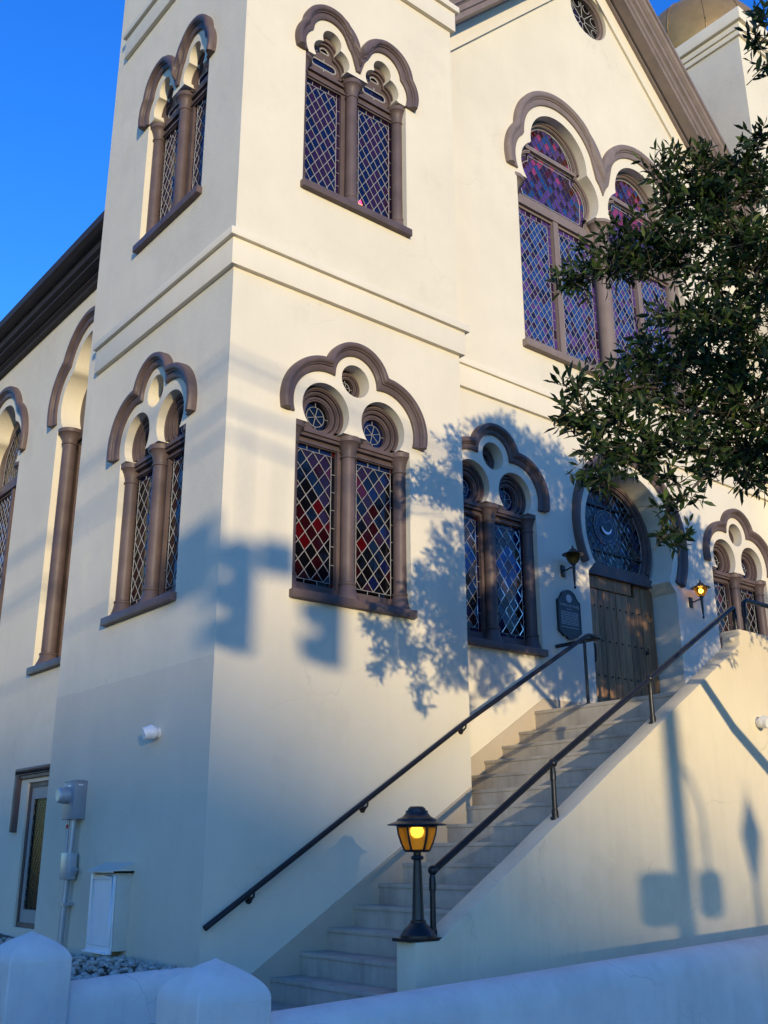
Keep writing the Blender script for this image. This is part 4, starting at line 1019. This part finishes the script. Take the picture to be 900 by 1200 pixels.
def garden_wall(name, label, x0, x1, yc, th, zf, plinth):
    o = empty(name, (x0, yc, 0)); tag(o, label, 'wall')
    b = MB(); rows = []; n = 40; rg = random.Random(int(abs(x0) * 10) + 1)
    for k in range(n + 1):
        x = x0 + (x1 - x0) * k / n; zt = zf(x) + rg.uniform(-0.0015, 0.0015)
        hw = th / 2; pr = [(-hw, 0.05), (-hw, zt - 0.15), (-hw + 0.012, zt - 0.09), (-hw + 0.05, zt - 0.035), (-hw + 0.10, zt - 0.008), (0, zt), (hw - 0.10, zt - 0.008), (hw - 0.05, zt - 0.035), (hw - 0.012, zt - 0.09), (hw, zt - 0.15), (hw, 0.05)]
        rows.append([(x, yc + y, z) for y, z in pr])
    b.grid(rows); b.face(rows[0]); b.face(rows[-1][::-1]); px(b, 'body', M['gardenwall'], o, smooth=50)
    if plinth:
        b = MB(); b.box(x0, x1, yc - th / 2 - 0.02, yc, 0.05, plinth); px(b, 'plinth', M['skirt'], o)
garden_wall('garden_wall', 'short low stucco wall in front of the gravel bed', -1.66, -0.70, -1.10, 0.26, lambda x: 0.815 + 0.03 * math.sin(min(1, (x + 1.66) / 0.9) * PI / 2), 0.53)
garden_wall('garden_wall', 'long low stucco wall with rounded top along the pavement', -1.60, 9.0, -3.32, 0.34, lambda x: 0.893 + 0.0325 * x, 0)

# stones in the bed
st = MB(); rg = random.Random(12)
def stone(x, y, z, r):
    n = 6; rows = []
    sx, sy, sz = rg.uniform(0.8, 1.4), rg.uniform(0.7, 1.2), rg.uniform(0.5, 0.8); rot = rg.uniform(0, PI)
    for a in range(5):
        row = []
        for k in range(n):
            t = 2 * PI * k / n; q = r * rg.uniform(0.85, 1.12)
            u, v, w = q * math.sin(PI * a / 4) * math.cos(t) * sx, q * math.sin(PI * a / 4) * math.sin(t) * sy, q * math.cos(PI * a / 4) * sz
            row.append((x + u * math.cos(rot) - v * math.sin(rot), y + u * math.sin(rot) + v * math.cos(rot), z + w))
        rows.append(row)
    st.grid(rows, close_u=True)
for k in range(2600):
    x = rg.uniform(-1.9, 0.1); y = rg.uniform(-0.95, 4.0)
    if x > -0.06 or (y < 0.05 and x > -0.75): continue
    stone(x, y, 0.665 + 0.03 * math.sin(3 * x + 2.1 * y) + rg.uniform(-0.01, 0.03), rg.uniform(0.016, 0.038))
tag(st.obj('gravel', M['stone'], smooth=0), 'grey and tan stones filling the bed beside the tower', 'gravel', kind='stuff')

# ------------------------------------------------------------------ street tree
tree = empty('street_tree', (6.1, -5.15, 0)); tag(tree, 'leafy evergreen oak reaching its branches across the facade', 'tree')
CL = [(0.87,-3.61,5.77,0.12), (0.96,-3.70,5.82,0.18), (1.06,-3.85,5.97,0.22), (1.17,-3.97,6.07,0.25), (1.24,-4.15,6.01,0.27), (1.31,-4.28,5.86,0.22), (1.08,-3.94,5.83,0.20), (1.15,-4.12,5.80,0.20), (1.26,-4.27,6.57,0.20), (1.38,-4.39,6.63,0.22), (1.45,-4.51,6.44,0.25), (1.44,-4.43,6.29,0.22), (1.60,-4.69,6.56,0.25), (1.67,-4.80,6.38,0.28), (1.56,-4.64,6.23,0.28), (1.64,-4.89,6.65,0.12), (1.29,-4.30,6.29,0.20), (1.36,-4.48,5.93,0.26), (1.47,-4.68,5.87,0.30), (1.57,-4.85,5.75,0.35), (1.30,-4.54,5.55,0.22), (1.41,-4.75,5.49,0.28), (1.55,-4.82,5.41,0.30), (1.06,-4.45,5.16,0.26), (1.18,-4.64,5.05,0.32), (1.38,-4.81,5.05,0.36), (0.91,-4.45,4.81,0.25), (1.10,-4.58,4.75,0.36), (1.26,-4.80,4.65,0.40), (0.70,-4.43,4.53,0.24), (0.91,-4.54,4.40,0.33), (1.14,-4.71,4.34,0.36), (1.30,-4.82,4.29,0.35), (0.71,-4.33,4.92,0.10), (0.61,-4.31,4.74,0.12), (0.70,-4.39,4.76,0.10), (0.07,-4.27,4.40,0.12), (0.26,-4.32,4.48,0.14), (0.38,-4.39,4.42,0.16), (0.07,-4.19,4.22,0.11), (0.17,-4.27,4.22,0.17), (0.30,-4.37,4.20,0.20), (0.41,-4.45,4.17,0.22), (0.15,-4.30,4.00,0.15), (0.29,-4.39,3.95,0.16), (0.07,-4.29,3.84,0.10), (0.17,-4.37,3.82,0.12), (0.47,-4.42,3.99,0.20), (0.58,-4.54,4.07,0.22), (0.82,-4.60,4.08,0.20), (1.05,-4.67,4.09,0.20), (1.21,-4.79,4.09,0.22), (0.91,-4.61,3.92,0.13), (1.07,-4.73,3.89,0.13), (1.28,-4.78,3.93,0.12), (0.56,-4.56,3.83,0.12), (0.65,-4.58,3.70,0.10), (0.59,-4.49,3.62,0.10), (0.67,-4.51,3.50,0.10), (0.60,-4.43,3.47,0.08), (-0.26,-5.99,5.86,0.09), (-0.14,-5.88,5.69,0.08), (-0.19,-5.89,5.81,0.06)]
rc = random.Random(21)
hid = []
# the main crown, kept outside the camera's view and thickened to shade the nave
while len(hid) < 150:
    x, y, z = rc.uniform(1.7, 6.6), rc.uniform(-6.4, -4.4), rc.uniform(3.85, 7.8)
    e = abs((x - 4.15) / 2.5) ** 4 + abs((y + 5.4) / 1.0) ** 2 + abs((z - 5.7) / 1.95) ** 3
    if e < 1 and 0.522 * x - 0.941 * y - 0.133 * z > 5.0 + 0.25: hid.append((x, y, z, rc.uniform(0.32, 0.55)))
# unseen boughs added to deepen the leaf shade on the nave
while len(hid) < 205:
    x, y, z = rc.uniform(0.9, 3.0), rc.uniform(-7.0, -5.7), rc.uniform(4.1, 7.7)
    if 0.522 * x - 0.941 * y - 0.133 * z > 5.4 and z < 8.2 - 0.35 * abs(x - 2): hid.append((x, y, z, rc.uniform(0.28, 0.45)))
while len(hid) < 216:  # unseen clusters added to darken the leaf shade on the tower
    x, y, z = rc.uniform(-0.25, 0.7), rc.uniform(-7.0, -6.4), rc.uniform(3.9, 5.9)
    if 0.522 * x - 0.941 * y - 0.133 * z > 5.35: hid.append((x, y, z, rc.uniform(0.16, 0.28)))
NV = len(CL); CL = CL + hid
# limbs
NODES = [(6.1, -5.15, 0.0), (6.05, -5.15, 0.9), (5.6, -5.1, 1.75), (4.9, -5.05, 2.35), (4.39, -5.0, 2.74), (3.82, -5.0, 3.12), (3.37, -4.95, 3.55), (2.9, -4.9, 3.95), (2.4, -4.85, 4.3), (1.9, -4.8, 4.6)]
b = MB(); b.tube(NODES[:3], [0.19, 0.15, 0.12], 12); b.tube([(6.05, -5.15, 0.7), (6.2, -5.2, 1.8), (6.0, -5.2, 2.9), (5.5, -5.2, 3.9), (5.0, -5.2, 4.9), (4.6, -5.2, 5.7)], [0.15, 0.13, 0.11, 0.09, 0.07, 0.04], 10)
px(b, 'trunk', M['bark'], tree)
limbs = [Vector(p) for p in NODES[3:]] + [Vector(p) for p in ((6.0, -5.2, 2.9), (5.5, -5.2, 3.9), (5.0, -5.2, 4.9), (4.6, -5.2, 5.7))]
b = MB(); b.tube(NODES[2:], [0.105, 0.085, 0.07, 0.062, 0.055, 0.045, 0.038, 0.028], 9)
joints = list(limbs)
order = sorted(range(len(CL)), key=lambda k: min((Vector(CL[k][:3]) - p).length for p in limbs))
tips = []
for k in order:
    c = Vector(CL[k][:3]); r = CL[k][3]
    p = min(joints, key=lambda q: (q - c).length + (0.4 if q.z > c.z + 0.3 else 0)); 
    d = (c - p).length; m_ = (p + c) / 2 + Vector((rc.uniform(-.08, .08), rc.uniform(-.08, .08), rc.uniform(-.02, .12))) * min(1, d)
    rad = max(0.006, min(0.016 if c.x < 0.8 else 0.03, 0.012 * d + 0.006))
    if c.x < 0.9 and c.y < -5.7: p = c + Vector((0.5, -0.25, 0.12)); m_ = (p + c) / 2; rad = 0.005
    b.tube([p, m_, c], [rad * 1.3, rad, 0.005], 5, caps=False); joints.append(c); joints.append(m_); tips.append(c)
# twigs and leaves
LV = []; LF = []; leaf_tf = []
rl = random.Random(33)
def rnd_dir():
    z = rl.uniform(-1, 1); t = rl.uniform(0, 2 * PI); s = math.sqrt(1 - z * z); return Vector((s * math.cos(t), s * math.sin(t), z))
LEAFV = [(0, 0, 0), (0.22, 0.125, 0.02), (0.22, -0.125, 0.02), (0.58, 0.155, 0.035), (0.58, -0.155, 0.035), (1.0, 0.0, -0.06), (0.4, 0.0, -0.02)]
LEAFF = [(0, 2, 6), (0, 6, 1), (6, 2, 4), (6, 3, 1), (6, 4, 5), (6, 5, 3)]
for ci, (cx, cy, cz, r) in enumerate(CL):
    c = Vector((cx, cy, cz)); vis = ci < NV
    nt = max(4, int((150 if vis else 95) * r ** 1.7 * ((2.0 if cz < 4.35 else 2.35) if vis else 3.0)))
    for t in range(nt):
        d = rnd_dir(); d.z = d.z * 0.75; q = c + d * r * (rl.random() ** 0.45)
        out = (q - c).normalized() * 0.7 + rnd_dir() * 0.6 + Vector((-0.15, -0.05, 0.12)); out.normalize()
        Lt = rl.uniform(0.10, 0.2)
        b.tube([q - out * Lt * 0.9, q, q + out * Lt * 0.6], [0.0035, 0.003, 0.0015], 3, caps=False)
        nl = rl.randint(6, 10)
        for k in range(nl):
            s = k / nl; base = q + out * Lt * (s * 1.3 - 0.7)
            side = out.cross(rnd_dir()).normalized(); ld = (out * rl.uniform(0.35, 0.9) + side * rl.uniform(0.5, 1.0)).normalized()
            if k == nl - 1: ld = out
            nrm = (ld.cross(rnd_dir()).normalized() * 0.7 + Vector((0, 0, 0.6))); nrm = (nrm - ld * nrm.dot(ld)).normalized()
            sd = nrm.cross(ld)
            size = rl.uniform(0.045, 0.108)
            leaf_tf.append((base, ld, sd, nrm, size, vis))
px(b, 'limbs', M['bark'], tree)
# the leaves nearest the street corner stand as leaves of their own, the rest form the crown
camp = Vector((-4.625, -8.068, 1.6))
near = sorted([k for k, q in enumerate(leaf_tf) if q[5]], key=lambda k: (leaf_tf[k][0] - camp).length - leaf_tf[k][4] * 30)[:300]
near_set = set(near)
me_leaf = bpy.data.meshes.new('leaf'); me_leaf.from_pydata(LEAFV, [], LEAFF); me_leaf.materials.append(M['leaf']); finish(me_leaf, 60)
for k in near:
    base, ld, sd, nrm, size, _ = leaf_tf[k]
    o = link('leaf', me_leaf, tree)
    mt = Matrix((ld * size, sd * size, nrm * size)).transposed().to_4x4(); mt.translation = base - tree.location
    o.matrix_local = mt
A = np.array([[*q[0], *q[1], *q[2], *q[3], q[4]] for k, q in enumerate(leaf_tf) if k not in near_set])
lv = np.array(LEAFV); n = len(A)
print('leaves', len(leaf_tf))
V = A[:, None, 0:3] + (lv[None, :, 0:1] * A[:, None, 3:6] + lv[None, :, 1:2] * A[:, None, 6:9] + lv[None, :, 2:3] * A[:, None, 9:12]) * A[:, None, 12:13]
F = (np.array(LEAFF)[None] + (np.arange(n) * len(lv))[:, None, None]).reshape(-1, 3)
me = bpy.data.meshes.new('crown'); me.from_pydata(V.reshape(-1, 3).tolist(), [], F.tolist()); me.materials.append(M['leaf']); finish(me, 60)
o = link('crown', me, tree); o.matrix_parent_inverse = Matrix.Translation(-tree.location); tag(o, kind='stuff')

# ------------------------------------------------------------------ the street behind: signals, poles and the building that shades the foot of the walls
def traffic_signal(x, y, z, label, h=1.05, visor=(-1, 0)):
    o = empty('traffic_signal', (x, y, z)); tag(o, label, 'traffic signal', 'traffic signals hung over the junction')
    b = MB(); b.box(-0.14, 0.14, -0.1, 0.1, -h / 2, h / 2); b.obj('housing', M['yellow'], o, bevel=0.03)
    for k in range(3):
        b = MB(); zc = h / 2 - 0.18 - k * 0.345
        b.tube([(-0.14, 0, zc), (-0.32, 0, zc - 0.02)], [0.135, 0.13], 16); b.obj('visor', M['iron'], o)
        b = MB(); b.tube([(0.0, -0.1, zc), (0.0, -0.12, zc)], 0.10, 16); b.obj('lens', G[RED] if k == 0 else M['iron'], o)
    b = MB(); b.tube([(0, 0, h / 2), (0, 0, h / 2 + 1.3)], 0.014, 8); b.obj('hanger', M['iron'], o)
YS = -24.0; SHX, SHZ = -11 * 0.41, 11 * 0.095
traffic_signal(-5.08 + SHX, YS, 5.16 + SHZ, 'traffic signal hung at the end of the span wire')
traffic_signal(-4.03 + SHX, YS, 5.12 + SHZ, 'traffic signal hung beside the street name blade')
o = empty('street_name_sign', (-4.69 + SHX, YS, 5.57 + SHZ)); tag(o, 'plain street name blade hung from the span wire', 'street sign')
b = MB(); b.box(-0.20, 0.22, -0.01, 0.01, -0.18, 0.18); b.obj('blade', M['signgreen'], o); b = MB(); b.tube([(0, 0, 0.18), (0, 0, 1.2)], 0.008, 6); b.obj('hanger', M['iron'], o)
o = empty('street_name_sign', (-5.50 + SHX, YS, 5.58 + SHZ)); tag(o, 'broad blank sign panel hung beside the end traffic signal', 'street sign')
b = MB(); b.box(-0.26, 0.16, -0.01, 0.01, -0.34, 0.36); b.obj('blade', M['signgreen'], o); b = MB(); b.tube([(0, 0, 0.3), (0, 0, 1.2)], 0.008, 6); b.obj('hanger', M['iron'], o)
def wire(label, z0, z1, zs, r=0.012, y0=YS, x0=-18.0, x1=8.0):
    b = MB(); pts = []
    for k in range(41):
        t = k / 40; pts.append((x0 + (x1 - x0) * t, y0, z0 + (z1 - z0) * t - zs * 4 * t * (1 - t)))
    b.tube(pts, r, 5); tag(b.obj('span_wire', M['iron']), label, 'wire', 'wires strung over the junction')
wire('span wire carrying the traffic signals', 8.6, 8.2, 0.5, 0.026)
wire('upper span wire strung over the traffic signals', 9.6, 7.9, 0.5, 0.020)
wire('drooping cable above the span wire', 9.8, 8.2, 0.9, 0.024, y0=-24.4)
wire('low slack cable under the span wire', 8.8, 7.0, 0.5, 0.024, y0=-24.8)
wire('lowest slack cable of the junction', 7.6, 6.6, 0.7, 0.024, y0=-25.2)
def pole(x, y, h, r, label):
    b = MB(); b.lathe([(r * 1.6, 0.0), (r * 1.6, 0.2), (r, 0.25), (r * 0.9, h - 0.05), (r * 0.7, h), (0, h + 0.03)], (0, 0), 16)
    o = empty('signal_pole', (x, y, 0)); tag(o, label, 'pole'); b.obj('shaft', M['galv'], o); return o
for x, lab in ((-18.0, 'tall pole carrying the wires on the far kerb'), (8.0, 'tall pole carrying the wires by the far pavement')): pole(x, -24.4, 10.2, 0.12, lab)
PX_, PZ_ = -11 * 0.41, 11 * 0.095
pp = pole(0.26 + PX_, -22.0, 4.9, 0.14, 'pedestrian crossing pole with two box signals')
for x0, x1, z0, z1 in ((-0.64, -0.10, 1.90, 2.34), (0.24, 0.60, 1.93, 2.34)):
    b = MB(); b.box(x0, x1, -0.14, 0.14, z0 + PZ_, z1 + PZ_); b.obj('pedestrian_signal', M['iron'], pp, bevel=0.10)
b = MB(); b.tube([(0.0, 0, 3.3 + PZ_), (0.22, 0, 3.2 + PZ_), (0.40, 0, 2.85 + PZ_), (0.42, 0, 2.3 + PZ_)], 0.028, 8); b.obj('bracket', M['iron'], pp)
sl = empty('street_lamp', (1.47 + PX_, -22.0, 0)); tag(sl, 'slim street lamp with pointed lantern on the far kerb', 'street lamp')
b = MB(); b.lathe([(0.12, 0), (0.10, 0.4), (0.045, 0.5), (0.04, 2.2 + PZ_), (0.05, 2.22 + PZ_)], n=12); b.obj('post', M['iron'], sl)
b = MB(); b.lathe([(r, z + PZ_) for r, z in [(0.04, 2.2), (0.10, 2.38), (0.17, 2.62), (0.17, 2.68), (0.10, 2.82), (0.05, 2.95), (0.015, 3.0), (0.01, 3.15), (0, 3.16)]], n=12); b.obj('lantern', M['iron'], sl)

FBY = -260.0; FDX, FDZ = -130 * 0.41, 130 * 0.095 + 0.08
fb = empty('brick_building', (-105, FBY - 4, 0)); tag(fb, 'long brick building with a stepped sloping roofline far across the way', 'building')
prof = [(-95, 11.0), (-80, 16.0), (-57.5, 16.6), (-55.4, 15.9), (-54.2, 15.05), (-51.3, 14.25), (-49.3, 13.45), (-47.9, 13.0), (-45, 12.4), (-38, 11.6), (-25, 11.2), (30, 10.8)]
prof = [(x + FDX, z + FDZ) for x, z in prof]
b = MB(); b.prism_y([(prof[0][0], -1), (prof[-1][0], -1)] + list(reversed(prof)), FBY - 10, FBY); px(b, 'wall', M['brick'], fb)
b = MB()
for k in range(24):
    for z in (2.0, 6.0, 10.0, 14.0): b.box(prof[0][0] + 3 + k * 5, prof[0][0] + 5 + k * 5, FBY, FBY + 0.1, z, z + 2.0)
tag(px(b, 'windows', G[BLACK], fb), kind='stuff')
def block(x0, x1, y0, y1, h, label):  # unseen blocks, added so the window glass mirrors something dark
    o = empty('brick_building', ((x0 + x1) / 2, (y0 + y1) / 2, 0)); tag(o, label, 'building')
    b = MB(); b.box(x0, x1, y0, y1, -0.1, h); b.box(x0 - 0.3, x1 + 0.3, y0 - 0.3, y1 + 0.3, h, h + 0.5); px(b, 'wall', M['brick'], o)
    b = MB()
    for k in range(int((x1 - x0) / 4)):
        for z in range(2, int(h) - 2, 4): b.box(x0 + 1.2 + k * 4, x0 + 2.6 + k * 4, y1 - 0.02, y1 + 0.06, z, z + 2.1)
    for k in range(int((y1 - y0) / 4)):
        for z in range(2, int(h) - 2, 4): b.box(x1 - 0.02, x1 + 0.06, y0 + 1.2 + k * 4, y0 + 2.6 + k * 4, z, z + 2.1)
    tag(px(b, 'windows', G[BLACK], o), kind='stuff')
block(10, 58, -52, -34, 15.0, 'broad brick block added across the street to darken the window reflections')
block(-44, -26, 8, 48, 14.0, 'brick block added beyond the side lane to darken the side window reflections')
